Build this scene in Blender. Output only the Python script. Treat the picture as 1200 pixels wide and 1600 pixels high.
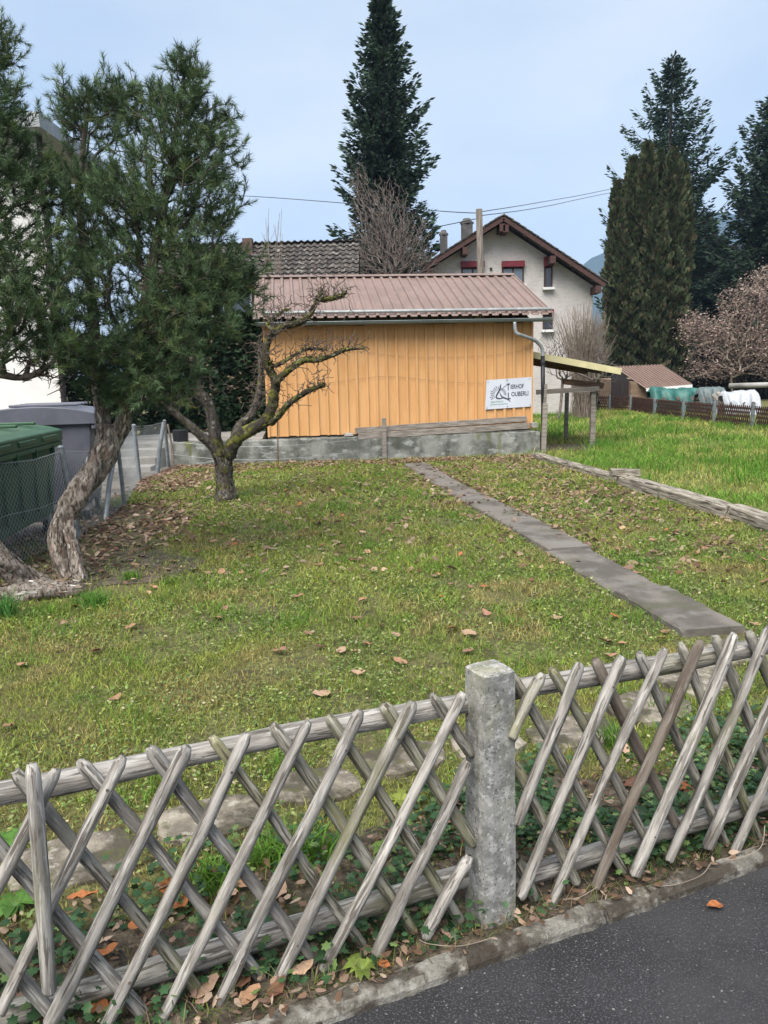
import bpy, bmesh, math, random
import numpy as np
from mathutils import Vector, Matrix, Quaternion

random.seed(11)
rng = np.random.default_rng(11)
for o in list(bpy.data.objects):
    bpy.data.objects.remove(o)
S = bpy.context.scene
C = S.collection
R = math.radians

# ------------------------------------------------------------------ camera, sky, sun, exposure
FPX, CX, CY, EYE = 1200.0, 600.0, 800.0, 1.6
PITCH, ROLL = R(9.93), R(1.4)
cam_d = bpy.data.cameras.new('camera')
cam_d.sensor_fit = 'HORIZONTAL'; cam_d.sensor_width = 36.0; cam_d.lens = 36.0
cam_d.clip_start = 0.05; cam_d.clip_end = 8000
cam = bpy.data.objects.new('camera', cam_d); C.objects.link(cam)
fwd = Vector((0, math.cos(PITCH), -math.sin(PITCH))); up0 = Vector((0, math.sin(PITCH), math.cos(PITCH))); rt0 = Vector((1, 0, 0))
rt = rt0 * math.cos(ROLL) - up0 * math.sin(ROLL); up = rt0 * math.sin(ROLL) + up0 * math.cos(ROLL)
cam.matrix_world = Matrix(((rt.x, up.x, -fwd.x, 0), (rt.y, up.y, -fwd.y, 0), (rt.z, up.z, -fwd.z, EYE), (0, 0, 0, 1)))
S.camera = cam

SUN_EL, SUN_AZ = R(56), R(205)          # azimuth clockwise from +Y: behind the viewer, a little to the left
wd = bpy.data.worlds.new('World'); S.world = wd; wd.use_nodes = True
nt = wd.node_tree; nt.nodes.clear()
wo = nt.nodes.new('ShaderNodeOutputWorld'); bg = nt.nodes.new('ShaderNodeBackground')
sky = nt.nodes.new('ShaderNodeTexSky'); sky.sky_type = 'NISHITA'; sky.sun_disc = False
sky.sun_elevation = SUN_EL; sky.sun_rotation = SUN_AZ; sky.air_density = 1.0; sky.dust_density = 4.0
tc = nt.nodes.new('ShaderNodeTexCoord'); mp = nt.nodes.new('ShaderNodeMapping'); mp.inputs['Scale'].default_value = (1, 1, 2.5)
nz = nt.nodes.new('ShaderNodeTexNoise'); nz.inputs['Scale'].default_value = 2.2; nz.inputs['Detail'].default_value = 5.0; nz.inputs['Roughness'].default_value = .45
cr = nt.nodes.new('ShaderNodeValToRGB')
cr.color_ramp.elements[0].position = .36; cr.color_ramp.elements[0].color = (1.16, 1.44, 1.82, 1)
cr.color_ramp.elements[1].position = .64; cr.color_ramp.elements[1].color = (1.70, 1.86, 2.05, 1)
mx = nt.nodes.new('ShaderNodeMix'); mx.data_type = 'RGBA'; mx.inputs['Factor'].default_value = .93
nt.links.new(tc.outputs['Generated'], mp.inputs['Vector']); nt.links.new(mp.outputs['Vector'], nz.inputs['Vector'])
nt.links.new(nz.outputs['Fac'], cr.inputs['Fac'])
nt.links.new(sky.outputs['Color'], mx.inputs['A']); nt.links.new(cr.outputs['Color'], mx.inputs['B'])
nt.links.new(mx.outputs['Result'], bg.inputs['Color']); bg.inputs['Strength'].default_value = 0.1
nt.links.new(bg.outputs['Background'], wo.inputs['Surface'])

sd = bpy.data.lights.new('sun', 'SUN'); sd.energy = 1.5; sd.angle = R(50); sd.color = (1.0, .955, .88)
so = bpy.data.objects.new('sun', sd); C.objects.link(so)
sdir = Vector((math.sin(SUN_AZ) * math.cos(SUN_EL), math.cos(SUN_AZ) * math.cos(SUN_EL), math.sin(SUN_EL)))
so.rotation_euler = sdir.to_track_quat('Z', 'Y').to_euler(); so.location = (0, -6, 30)
S.view_settings.view_transform = 'Standard'; S.view_settings.look = 'None'
S.view_settings.gamma = 1.0; S.view_settings.exposure = 2.2; S.view_settings.use_curve_mapping = False
S.cycles.use_denoising = True
S.cycles.max_bounces = 5; S.cycles.diffuse_bounces = 3; S.cycles.transparent_max_bounces = 8; S.cycles.volume_bounces = 1

# ------------------------------------------------------------------ surveying helpers (photo measurement -> place in the world)
def ray(px, py):
    x = (px - CX) / FPX; y = -(py - CY) / FPX
    return rt * x + up * y + fwd
def gp(px, py, z=0.0):
    d = ray(px, py); t = (z - EYE) / d.z
    return Vector((d.x * t, d.y * t, z))
def dp(px, py, Y):
    d = ray(px, py); t = Y / d.y
    return Vector((d.x * t, Y, EYE + d.z * t))
def plane_hit(px, py, p, n):
    d = ray(px, py); o = Vector((0, 0, EYE)); t = (p - o).dot(n) / d.dot(n)
    return o + d * t

# ------------------------------------------------------------------ object helpers
MW = {}
def tag(o, label=None, cat=None, group=None, kind=None):
    if label: o['label'] = label
    if cat: o['category'] = cat
    if group: o['group'] = group
    if kind: o['kind'] = kind
    return o
def thing(name, label, cat, loc=(0, 0, 0), rz=0.0, group=None, kind=None):
    o = bpy.data.objects.new(name, None); C.objects.link(o); o.empty_display_size = .1
    o.location = loc; o.rotation_euler = (0, 0, rz)
    MW[o.name] = Matrix.Translation(Vector(loc)) @ Matrix.Rotation(rz, 4, 'Z')
    return tag(o, label, cat, group, kind)
def piece(name, mesh, parent, M):
    """an object of shared mesh data at world matrix M under parent"""
    o = bpy.data.objects.new(name, mesh); C.objects.link(o)
    if parent is not None:
        o.parent = parent; o.matrix_basis = MW[parent.name].inverted() @ M
    else:
        o.matrix_basis = M
    MW[o.name] = M.copy()
    return o
def npmesh(name, V, F, mat, parent=None, col=None, smooth=False, loc=None, local=False):
    V = np.asarray(V, dtype=np.float64).reshape(-1, 3); F = np.asarray(F, dtype=np.int32)
    M = MW[parent.name] if parent is not None else Matrix.Translation(Vector(loc)) if loc is not None else Matrix.Identity(4)
    if not local:
        Mi = np.array(M.inverted()); V = V @ Mi[:3, :3].T + Mi[:3, 3]
    me = bpy.data.meshes.new(name)
    k = F.shape[1]
    me.vertices.add(len(V)); me.vertices.foreach_set('co', V.astype(np.float32).ravel())
    me.loops.add(F.size); me.loops.foreach_set('vertex_index', F.ravel())
    me.polygons.add(len(F)); me.polygons.foreach_set('loop_start', np.arange(0, F.size, k, dtype=np.int32))
    me.polygons.foreach_set('loop_total', np.full(len(F), k, dtype=np.int32))
    if smooth: me.polygons.foreach_set('use_smooth', np.ones(len(F), dtype=bool))
    if col is not None:
        a = me.color_attributes.new('col', 'FLOAT_COLOR', 'POINT')
        cc = np.ones((len(V), 4), dtype=np.float32); cc[:, :3] = col; a.data.foreach_set('color', cc.ravel())
    me.update(calc_edges=True); me.validate()
    me.materials.append(mat)
    o = bpy.data.objects.new(name, me); C.objects.link(o)
    if parent is not None: o.parent = parent; MW[o.name] = M.copy()
    else: o.matrix_basis = M; MW[o.name] = M.copy()
    return o
class MB:
    def __init__(s): s.v = []; s.f = []
    def add(s, vs, fs):
        n = len(s.v); s.v += [Vector(v) for v in vs]; s.f += [tuple(i + n for i in f) for f in fs]; return s
    def box(s, c, d, q=None, jit=0.0):
        c = Vector(c); hx, hy, hz = d[0] / 2, d[1] / 2, d[2] / 2
        vs = [Vector((x, y, z)) for x in (-hx, hx) for y in (-hy, hy) for z in (-hz, hz)]
        if jit: vs = [v + Vector((random.uniform(-jit, jit), random.uniform(-jit, jit), random.uniform(-jit, jit))) for v in vs]
        if q is not None: vs = [q @ v for v in vs]
        return s.add([v + c for v in vs], [(0, 1, 3, 2), (4, 6, 7, 5), (0, 4, 5, 1), (2, 3, 7, 6), (0, 2, 6, 4), (1, 5, 7, 3)])
    def hexa(s, b, t):
        return s.add(list(b) + list(t), [(3, 2, 1, 0), (4, 5, 6, 7)] + [(i, (i + 1) % 4, 4 + (i + 1) % 4, 4 + i) for i in range(4)])
    def beam(s, a, b, w, h, upv=(0, 0, 1)):
        a = Vector(a); b = Vector(b); d = (b - a).normalized(); side = d.cross(Vector(upv)).normalized(); u = side.cross(d)
        r = [side * -w / 2 - u * h / 2, side * w / 2 - u * h / 2, side * w / 2 + u * h / 2, side * -w / 2 + u * h / 2]
        return s.hexa([a + x for x in r], [b + x for x in r])
    def tube(s, pts, rad, n=8, lump=0.0, tw=0.0, lobes=0, cap=True, ridge=0.0):
        pts = [Vector(p) for p in pts]; m = len(pts); n0 = len(s.v)
        if not hasattr(rad, '__len__'): rad = [rad] * m
        prev = None; rg = [random.uniform(-1, 1) for _ in range(n)]
        for i, p in enumerate(pts):
            if ridge: rg = [g * .72 + random.uniform(-1, 1) * .5 for g in rg]
            t = (pts[min(i + 1, m - 1)] - pts[max(i - 1, 0)]).normalized()
            if prev is None:
                ref = Vector((0, 0, 1)) if abs(t.z) < .9 else Vector((1, 0, 0)); x = t.cross(ref).normalized()
            else: x = (prev - t * prev.dot(t)).normalized()
            prev = x; y = t.cross(x)
            for k in range(n):
                a = 2 * math.pi * k / n
                r = rad[i] * (1 + random.uniform(-lump, lump) + (.16 * math.sin(lobes * (a + tw * i)) if lobes else 0) + ridge * rg[k])
                s.v.append(p + (x * math.cos(a) + y * math.sin(a)) * r)
        for i in range(m - 1):
            for k in range(n):
                a = n0 + i * n + k; b = n0 + i * n + (k + 1) % n
                s.f.append((a, b, b + n, a + n))
        if cap:
            s.f.append(tuple(n0 + k for k in reversed(range(n)))); s.f.append(tuple(n0 + (m - 1) * n + k for k in range(n)))
        return s
    def prism(s, out, ext):
        n = len(out); out = [Vector(p) for p in out]; e = Vector(ext)
        return s.add(out + [p + e for p in out], [tuple(reversed(range(n))), tuple(range(n, 2 * n))] + [(i, (i + 1) % n, n + (i + 1) % n, n + i) for i in range(n)])
    def build(s, name, mat, parent=None, loc=None, smooth=False, local=False, bevel=0.0, sub=0):
        M = MW[parent.name] if parent is not None else Matrix.Translation(Vector(loc)) if loc is not None else Matrix.Identity(4)
        Mi = M.inverted()
        me = bpy.data.meshes.new(name)
        me.from_pydata([tuple(v) if local else tuple(Mi @ v) for v in s.v], [], s.f)
        if sub or bevel:
            bm = bmesh.new(); bm.from_mesh(me)
            if sub: bmesh.ops.subdivide_edges(bm, edges=bm.edges, cuts=sub, use_grid_fill=True)
            if bevel: bmesh.ops.bevel(bm, geom=list(bm.edges), offset=bevel, segments=1, affect='EDGES', profile=.6)
            bm.to_mesh(me); bm.free()
        if smooth: me.polygons.foreach_set('use_smooth', [True] * len(me.polygons))
        me.update(); me.materials.append(mat)
        o = bpy.data.objects.new(name, me); C.objects.link(o)
        if parent is not None: o.parent = parent
        else: o.matrix_basis = M
        MW[o.name] = M.copy()
        return o
def smooth_path(pts, k=4):
    pts = [Vector(p) for p in pts]; out = []
    for i in range(len(pts) - 1):
        p0 = pts[max(i - 1, 0)]; p1 = pts[i]; p2 = pts[i + 1]; p3 = pts[min(i + 2, len(pts) - 1)]
        for j in range(k):
            t = j / k
            out.append(.5 * ((2 * p1) + (p2 - p0) * t + (2 * p0 - 5 * p1 + 4 * p2 - p3) * t * t + (3 * p1 - p0 - 3 * p2 + p3) * t ** 3))
    return out + [pts[-1]]
def lerp_list(vals, n):
    return list(np.interp(np.linspace(0, len(vals) - 1, n), range(len(vals)), vals))

# ------------------------------------------------------------------ materials
def mat(name, c1, c2=None, scale=6., detail=6., rough=.8, bump=.25, bscale=None, bdist=.01, stretch=(1, 1, 1), metal=0., layers=(), rnd=0., lo=.40, hi=.60, spec=.3, coord='Object'):
    m = bpy.data.materials.new(name); m.use_nodes = True; N = m.node_tree.nodes; L = m.node_tree.links
    p = N['Principled BSDF']; p.inputs['Roughness'].default_value = rough; p.inputs['Metallic'].default_value = metal
    p.inputs['Specular IOR Level'].default_value = spec
    tc = N.new('ShaderNodeTexCoord'); oi = N.new('ShaderNodeObjectInfo')
    va = N.new('ShaderNodeVectorMath'); va.operation = 'MULTIPLY_ADD'
    cmb = N.new('ShaderNodeCombineXYZ')
    for k in range(3): L.new(oi.outputs['Random'], cmb.inputs[k])
    va.inputs[1].default_value = (37., 23., 51.)
    L.new(cmb.outputs[0], va.inputs[0]); L.new(tc.outputs[coord], va.inputs[2])
    def noise(sc, st, det, ro=.6):
        mp = N.new('ShaderNodeMapping'); mp.inputs['Scale'].default_value = st; L.new(va.outputs[0], mp.inputs['Vector'])
        n = N.new('ShaderNodeTexNoise'); n.inputs['Scale'].default_value = sc; n.inputs['Detail'].default_value = det; n.inputs['Roughness'].default_value = ro
        L.new(mp.outputs[0], n.inputs['Vector']); return n.outputs['Fac']
    def remap(sock, a, b):
        r = N.new('ShaderNodeMapRange'); r.inputs['From Min'].default_value = a; r.inputs['From Max'].default_value = b; r.interpolation_type = 'SMOOTHSTEP'
        L.new(sock, r.inputs['Value']); return r.outputs['Result']
    def mixc(f, a, b, blend='MIX'):
        x = N.new('ShaderNodeMix'); x.data_type = 'RGBA'; x.blend_type = blend
        for s, v in (('Factor', f), ('A', a), ('B', b)):
            if isinstance(v, (tuple, list)): x.inputs[s].default_value = (*v[:3], 1)
            elif isinstance(v, (int, float)): x.inputs[s].default_value = v
            else: L.new(v, x.inputs[s])
        return x.outputs['Result']
    c2 = c2 or tuple(v * .8 for v in c1)
    base = noise(scale, stretch, detail)
    col = mixc(remap(base, lo, hi), c1, c2)
    for (sc, a, b, cc, st, amt) in layers:
        f = remap(noise(sc, st, 1.0), a, b) if sc >= 50 else remap(noise(sc, st, 5.), a - .05, b - .05)
        if amt != 1:
            mu = N.new('ShaderNodeMath'); mu.operation = 'MULTIPLY'; L.new(f, mu.inputs[0]); mu.inputs[1].default_value = amt; f = mu.outputs[0]
        col = mixc(f, col, cc)
    if rnd:
        r = N.new('ShaderNodeMapRange'); r.inputs['To Min'].default_value = 1 - rnd; r.inputs['To Max'].default_value = 1 + rnd
        L.new(oi.outputs['Random'], r.inputs['Value'])
        hs = N.new('ShaderNodeHueSaturation'); L.new(r.outputs[0], hs.inputs['Value']); L.new(col, hs.inputs['Color']); col = hs.outputs['Color']
    L.new(col, p.inputs['Base Color'])
    if bump:
        b = N.new('ShaderNodeBump'); b.inputs['Strength'].default_value = bump; b.inputs['Distance'].default_value = bdist
        L.new(noise(bscale or scale * 3, stretch, 8., .65), b.inputs['Height']); L.new(b.outputs[0], p.inputs['Normal'])
    return m
def foliage(name, trans=.3, gloss=.0, rough=.6):
    m = bpy.data.materials.new(name); m.use_nodes = True; N = m.node_tree.nodes; L = m.node_tree.links
    out = N['Material Output']; p = N['Principled BSDF']; p.inputs['Roughness'].default_value = rough; p.inputs['Specular IOR Level'].default_value = .25 if gloss else .05
    a = N.new('ShaderNodeAttribute'); a.attribute_name = 'col'
    t = N.new('ShaderNodeBsdfTranslucent'); mx = N.new('ShaderNodeMixShader'); mx.inputs[0].default_value = trans
    L.new(a.outputs['Color'], p.inputs['Base Color']); L.new(a.outputs['Color'], t.inputs['Color'])
    L.new(p.outputs[0], mx.inputs[1]); L.new(t.outputs[0], mx.inputs[2]); L.new(mx.outputs[0], out.inputs['Surface'])
    return m
def glassmat(name, c=(.05, .06, .07)):
    m = bpy.data.materials.new(name); m.use_nodes = True; p = m.node_tree.nodes['Principled BSDF']
    p.inputs['Base Color'].default_value = (*c, 1); p.inputs['Roughness'].default_value = .08; p.inputs['Specular IOR Level'].default_value = .8
    return m

mt = {}
mt['soil'] = mat('soil', (.055, .044, .032), (.13, .105, .075), 16, 12, .95, 1.0, 50, .03, layers=[(30, .57, .66, (.22, .175, .13), (1, 1, 1), .7), (3, .56, .68, (.07, .075, .028), (1, 1, 1), .6)])
mt['lawn'] = mat('lawn_ground', (.15, .16, .05), (.10, .108, .036), 2.2, 12, .95, 1.0, 40, .03, layers=[(45, .52, .6, (.05, .05, .022), (1, 1, 1), .8), (38, .58, .66, (.24, .235, .085), (1, 1, 1), .8), (1.1, .5, .68, (.15, .125, .058), (1, 1, 1), .8), (5.0, .56, .72, (.065, .05, .032), (1, 1, 1), .8)])
mt['asphalt'] = mat('asphalt', (.020, .0195, .0215), (.031, .030, .033), 3, 8, .75, .7, 260, .006, layers=[(170, .55, .62, (.07, .07, .074), (1, 1, 1), .9), (130, .40, .34, (.02, .02, .022), (1, 1, 1), .8), (95, .70, .74, (.17, .168, .165), (1, 1, 1), .9), (60, .755, .78, (.26, .25, .24), (1, 1, 1), .9), (1.3, .52, .68, (.05, .049, .05), (1, 1, 1), .5)])
mt['concrete_post'] = mat('post_concrete', (.27, .265, .25), (.165, .165, .155), 22, 10, .9, .6, 120, .004, layers=[(30, .58, .68, (.42, .41, .39), (1, 1, 1), .6), (110, .62, .68, (.08, .08, .078), (1, 1, 1), .85), (75, .64, .70, (.5, .49, .47), (1, 1, 1), .6), (3.0, .55, .75, (.26, .25, .13), (1, 1, .5), .7)])
mt['plinth'] = mat('plinth_concrete', (.225, .23, .21), (.095, .10, .088), 2.6, 12, .92, .5, 30, .02, layers=[(1.7, .5, .66, (.06, .062, .05), (1, 1, .6), .85), (4.5, .6, .7, (.34, .35, .34), (1, 1, 2), .6), (1.3, .63, .72, (.11, .12, .03), (2, 1, .6), .8)])
mt['path'] = mat('path_concrete', (.165, .148, .128), (.09, .08, .068), 2.2, 12, .9, .6, 60, .012, layers=[(3.1, .55, .7, (.18, .168, .152), (1, 1, 1), .7), (1.6, .6, .72, (.085, .085, .05), (1, 1, 1), .7)])
mt['kerb'] = mat('kerb_concrete', (.25, .235, .205), (.10, .088, .07), 7, 12, .95, 1.0, 70, .012, layers=[(40, .57, .66, (.32, .31, .28), (1, 1, 1), .6), (6, .51, .62, (.048, .038, .028), (1, 1, 1), .9)], rnd=.1)
mt['slab'] = mat('stone_slab', (.27, .235, .185), (.14, .12, .095), 7, 12, .92, .9, 40, .015, layers=[(24, .58, .68, (.36, .33, .28), (1, 1, 1), .7), (4.0, .49, .60, (.06, .052, .036), (1, 1, 1), .92), (9, .58, .68, (.085, .09, .03), (1, 1, 1), .7)], rnd=.12)
mt['wood_grey'] = mat('weathered_grey_wood', (.33, .31, .285), (.17, .157, .14), 7, 8, .85, .55, 26, .006, stretch=(7, 7, .8), layers=[(16, .58, .66, (.075, .065, .055), (5, 5, .35), .9), (30, .62, .68, (.48, .46, .43), (3, 3, .25), .7), (2.2, .6, .8, (.15, .15, .05), (1, 1, .6), .7)], rnd=.16)
mt['wood_algae'] = mat('weathered_green_wood', (.30, .28, .24), (.15, .14, .112), 7, 8, .88, .6, 26, .006, stretch=(7, 7, .8), layers=[(2.6, .50, .66, (.17, .168, .058), (1, 1, .5), .62), (3.3, .55, .7, (.30, .29, .27), (1, 1, .5), .8), (16, .56, .65, (.055, .047, .037), (5, 5, .35), .9), (30, .60, .68, (.40, .38, .34), (3, 3, .25), .6)], rnd=.16)
mt['wood_dark'] = mat('dark_damp_wood', (.09, .07, .055), (.16, .135, .11), 7, 8, .85, .55, 26, .006, stretch=(7, 7, .8), layers=[(20, .6, .68, (.24, .22, .2), (3, 3, .3), .7)])
mt['timber'] = mat('old_timber', (.36, .325, .27), (.19, .165, .13), 6, 9, .9, .7, 22, .012, stretch=(.5, 6, 6), layers=[(9, .57, .66, (.04, .032, .025), (.25, 5, 5), .95), (3, .6, .7, (.12, .12, .08), (1, 1, 1), .6)], rnd=.12)
mt['plank_grey'] = mat('grey_plank', (.27, .24, .21), (.16, .14, .12), 5, 8, .9, .5, 24, .006, stretch=(.4, 6, 6), rnd=.15)
mt['orange'] = mat('orange_board_paint', (.60, .34, .15), (.555, .30, .122), 2.2, 8, .7, .25, 30, .004, stretch=(3, 3, .5), layers=[(1.2, .56, .78, (.48, .235, .08), (1, 1, .5), .6), (9, .66, .74, (.66, .37, .15), (1, 1, .15), .5)], rnd=.045)
mt['roof_sheet'] = mat('brown_roof_sheet', (.215, .15, .127), (.18, .125, .106), 1.5, 8, .5, .05, 20, layers=[(2.2, .55, .75, (.17, .125, .108), (1, 3, 1), .5), (6, .62, .75, (.27, .205, .18), (1, .3, 1), .5)], spec=.4)
mt['zinc'] = mat('zinc', (.34, .36, .36), (.26, .275, .275), 6, 5, .42, .1, metal=.35)
mt['gutter'] = mat('gutter_green_grey', (.13, .155, .15), (.19, .215, .21), 3, 6, .45, .1, metal=.3, stretch=(.3, 1, 1))
mt['black'] = mat('black_plastic', (.014, .015, .017), (.02, .02, .023), 8, 3, .4, .05)
mt['galv'] = mat('galvanised_steel', (.24, .265, .285), (.17, .19, .205), 12, 6, .5, .1, metal=.45, rnd=.12)
mt['wire'] = mat('fence_wire', (.38, .40, .40), (.30, .32, .32), 20, 3, .55, 0, metal=.4)
mt['banner'] = mat('banner_vinyl', (.56, .585, .65), (.53, .555, .62), 2, 3, .55, .1, 3, .02)
mt['ink'] = mat('banner_ink', (.045, .055, .075), (.06, .07, .09), 10, 2, .7, 0)
mt['green_ink'] = mat('banner_green_ink', (.13, .30, .20), (.15, .33, .25), 10, 2, .7, 0)
mt['bin_green'] = mat('bin_green_plastic', (.030, .085, .045), (.042, .10, .055), 3, 5, .5, .1, 60, .002, layers=[(4, .58, .75, (.06, .10, .065), (1, 1, .5), .5)])
mt['bin_grey'] = mat('bin_grey_plastic', (.095, .10, .125), (.115, .12, .15), 3, 5, .5, .1, 60, .002, layers=[(4, .6, .75, (.15, .155, .18), (1, 1, .4), .5)])
mt['render_white'] = mat('white_render', (.66, .65, .63), (.61, .60, .58), 1.5, 8, .9, .3, 60, .006)
mt['render_grey'] = mat('pale_roughcast', (.54, .51, .485), (.49, .46, .44), 1.0, 10, .95, .9, 22, .03, layers=[(5, .55, .7, (.40, .38, .365), (1, 1, 2.5), .6)])
mt['red'] = mat('dark_red_paint', (.17, .022, .033), (.13, .02, .028), 4, 4, .6, .1)
mt['brownwood'] = mat('brown_wood', (.075, .035, .03), (.05, .026, .022), 6, 6, .75, .3, 20, .005, stretch=(.5, 5, 5))
mt['tile'] = mat('old_roof_tile', (.078, .065, .058), (.042, .037, .034), 4, 8, .9, .4, 30, .01, layers=[(6, .56, .7, (.24, .23, .21), (1, 1, 1), .7)], rnd=.25)
mt['glass'] = glassmat('window_glass', (.10, .13, .16))
mt['pane_dark'] = glassmat('dark_window', (.03, .04, .055))
mt['white'] = mat('white_paint', (.7, .7, .7), (.65, .65, .65), 4, 4, .6, .1)
mt['chimney'] = mat('chimney_render', (.10, .095, .095), (.065, .062, .062), 4, 8, .9, .4)
mt['chimney_brick'] = mat('chimney_brick', (.12, .075, .06), (.075, .05, .043), 9, 8, .9, .5)
mt['pine_bark'] = mat('pine_bark', (.36, .31, .265), (.17, .135, .108), 20, 12, .95, 1.0, 34, .05, stretch=(1.6, 1.6, .5), layers=[(17, .60, .72, (.45, .42, .39), (2, 2, .5), .8), (5, .62, .74, (.22, .115, .075), (1, 1, 1), .5), (22, .585, .66, (.05, .037, .03), (2, 2, .4), .9)])
mt['twig_dark'] = mat('dark_twig', (.055, .044, .037), (.085, .07, .058), 10, 5, .9, 0)
mt['apple_bark'] = mat('apple_bark', (.105, .09, .078), (.05, .042, .036), 9, 12, .95, 1.0, 40, .02, stretch=(2, 2, .8), layers=[(14, .60, .70, (.24, .24, .21), (1, 1, 1), .7), (6.0, .58, .70, (.10, .10, .02), (1, 1, 1), .85), (30, .56, .66, (.03, .025, .021), (1, 1, .6), .8)])
mt['apple_moss'] = mat('mossy_branch', (.14, .145, .025), (.035, .029, .022), 9, 12, .98, 1.0, 50, .02, layers=[(16, .60, .70, (.22, .22, .17), (1, 1, 1), .6), (5, .50, .60, (.032, .026, .021), (1, 1, 1), .85)])
mt['apple_twig'] = mat('apple_twig', (.075, .055, .046), (.115, .09, .075), 9, 5, .9, 0)
mt['pale_twig'] = mat('pale_twig', (.27, .225, .18), (.19, .15, .12), 6, 4, .9, 0)
mt['brown_twig'] = mat('brown_twig', (.12, .095, .085), (.18, .15, .135), 6, 4, .9, 0)
mt['pole'] = mat('pole_wood', (.16, .135, .115), (.09, .075, .063), 8, 6, .9, .4, stretch=(4, 4, .3))
mt['fence_brown'] = mat('brown_fence_wood', (.085, .045, .035), (.055, .03, .024), 8, 6, .85, .3, rnd=.2)
mt['shed_wall'] = mat('shed_wall', (.22, .155, .105), (.17, .115, .08), 4, 6, .85, .3, stretch=(.5, .5, 4))
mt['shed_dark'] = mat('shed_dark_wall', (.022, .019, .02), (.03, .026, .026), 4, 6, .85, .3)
mt['tarp_green'] = mat('green_tarp', (.035, .135, .115), (.02, .085, .075), 4, 6, .45, .4, 12, .03)
mt['tarp_grey'] = mat('grey_green_tarp', (.12, .15, .15), (.09, .115, .12), 4, 6, .5, .4, 12, .03)
mt['tarp_white'] = mat('white_tarp', (.42, .44, .48), (.33, .35, .39), 4, 6, .5, .4, 12, .03)
mt['poly_roof'] = mat('pale_yellow_sheet', (.56, .50, .29), (.48, .43, .25), 3, 5, .5, .1)
mt['beam'] = mat('lean_to_beam', (.16, .095, .055), (.10, .06, .04), 5, 6, .8, .4, stretch=(.5, 5, 5))
mt['hill'] = mat('forested_hill', (.018, .03, .022), (.028, .042, .03), .02, 8, .95, 0)
mt['terrace'] = mat('terrace_concrete', (.36, .35, .33), (.26, .25, .235), 1.8, 10, .9, .4, 30, .01, layers=[(1.2, .55, .7, (.15, .14, .115), (1, 1, 1), .7)])
mt['conifer'] = foliage('conifer_needles', .12)
mt['leaf'] = foliage('broad_leaf', .25, 1, .45)
mt['grass'] = foliage('grass_blade', .35)
mt['bark_flake'] = foliage('bark_flake', .0, 0, .9)
mt['needle'] = foliage('pine_needle', .15, 1, .5)
def leafmat(n, a, b):
    return mat(n, a, b, 30, 6, .75, .4, 60, .003, layers=[(14, .6, .7, tuple(v * .5 for v in a), (1, 1, 1), .7)], rnd=.2)
LM = [leafmat('leaf_tan', (.36, .215, .125), (.26, .14, .08)), leafmat('leaf_brown', (.17, .075, .042), (.10, .048, .03)),
      leafmat('leaf_orange', (.36, .135, .045), (.26, .09, .035)), leafmat('leaf_pale', (.44, .31, .215), (.33, .2, .13)), leafmat('leaf_pink', (.31, .17, .12), (.22, .11, .075))]

# ------------------------------------------------------------------ noise fields in metres
def vnoise(x, y, sc, seed):
    r = np.random.default_rng(seed); g = r.random((64, 64))
    x = np.asarray(x) / sc + 1000.3; y = np.asarray(y) / sc + 1000.7
    xi = np.floor(x).astype(int); yi = np.floor(y).astype(int); fx = x - xi; fy = y - yi
    fx = fx * fx * (3 - 2 * fx); fy = fy * fy * (3 - 2 * fy)
    a = g[xi % 64, yi % 64]; b = g[(xi + 1) % 64, yi % 64]; c = g[xi % 64, (yi + 1) % 64]; d = g[(xi + 1) % 64, (yi + 1) % 64]
    return (a * (1 - fx) + b * fx) * (1 - fy) + (c * (1 - fx) + d * fx) * fy
def fnoise(x, y, sc, seed):
    return .55 * vnoise(x, y, sc, seed) + .3 * vnoise(x, y, sc * .43, seed + 1) + .15 * vnoise(x, y, sc * .19, seed + 2)

# ------------------------------------------------------------------ ground, road, kerb, path
K0 = Vector((-.08, 1.755, 0)); KD = Vector((.924, .382, 0)).normalized(); KN = Vector((-KD.y, KD.x, 0))
def kp(a, s, z=0): return K0 + KD * a + KN * s + Vector((0, 0, z))
def sheet(name, pts, m, label=None):
    o = MB().add(pts, [tuple(range(len(pts)))]).build(name, m); tag(o, kind='structure')
    if label: o['label'] = label
    return o
sheet('ground', [kp(-900, .03), kp(900, .03), kp(900, 2600), kp(-900, 2600)], mt['lawn'], 'mossy ground of the garden and the field behind the fence')
sheet('road', [kp(-300, -60, -.03), kp(300, -60, -.03), kp(300, .035, -.03), kp(-300, .035, -.03)], mt['asphalt'], 'dark speckled asphalt road in front of the fence')
sheet('far_verge', [kp(-900, -900, -.035), kp(900, -900, -.035), kp(900, -59, -.035), kp(-900, -59, -.035)], mt['lawn'], 'grass verge across the road')
def ragged(name, cx, cy, rx, ry, rot, z, m, label, n=60, amp=.25, seed=1):
    r = random.Random(seed); ph = [r.uniform(0, 6.28) for _ in range(6)]; pts = []
    for k in range(n):
        a = 2 * math.pi * k / n
        q = 1 + amp * sum(math.sin((j + 2) * a + ph[j]) / (j + 1.5) for j in range(6))
        x, y = rx * q * math.cos(a), ry * q * math.sin(a)
        pts.append((cx + x * math.cos(rot) - y * math.sin(rot), cy + x * math.sin(rot) + y * math.cos(rot), z))
    return sheet(name, pts, m, label)
FD = Vector((.943, .332, 0)).normalized(); FN = Vector((-FD.y, FD.x, 0)); FO = Vector((.29, 2.07, 0)); FA = math.atan2(FD.y, FD.x)
bed = []
for k in range(80):
    a = -4.5 + 10 * k / 79; bed.append(kp(a, .06, .004))
for k in range(80):
    a = 5.5 - 10 * k / 79; bed.append(kp(a, .66 + .10 * math.sin(a * 2.3) + .07 * math.sin(a * 7.1 + 1) + .04 * math.sin(a * 19), .004))
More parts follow.
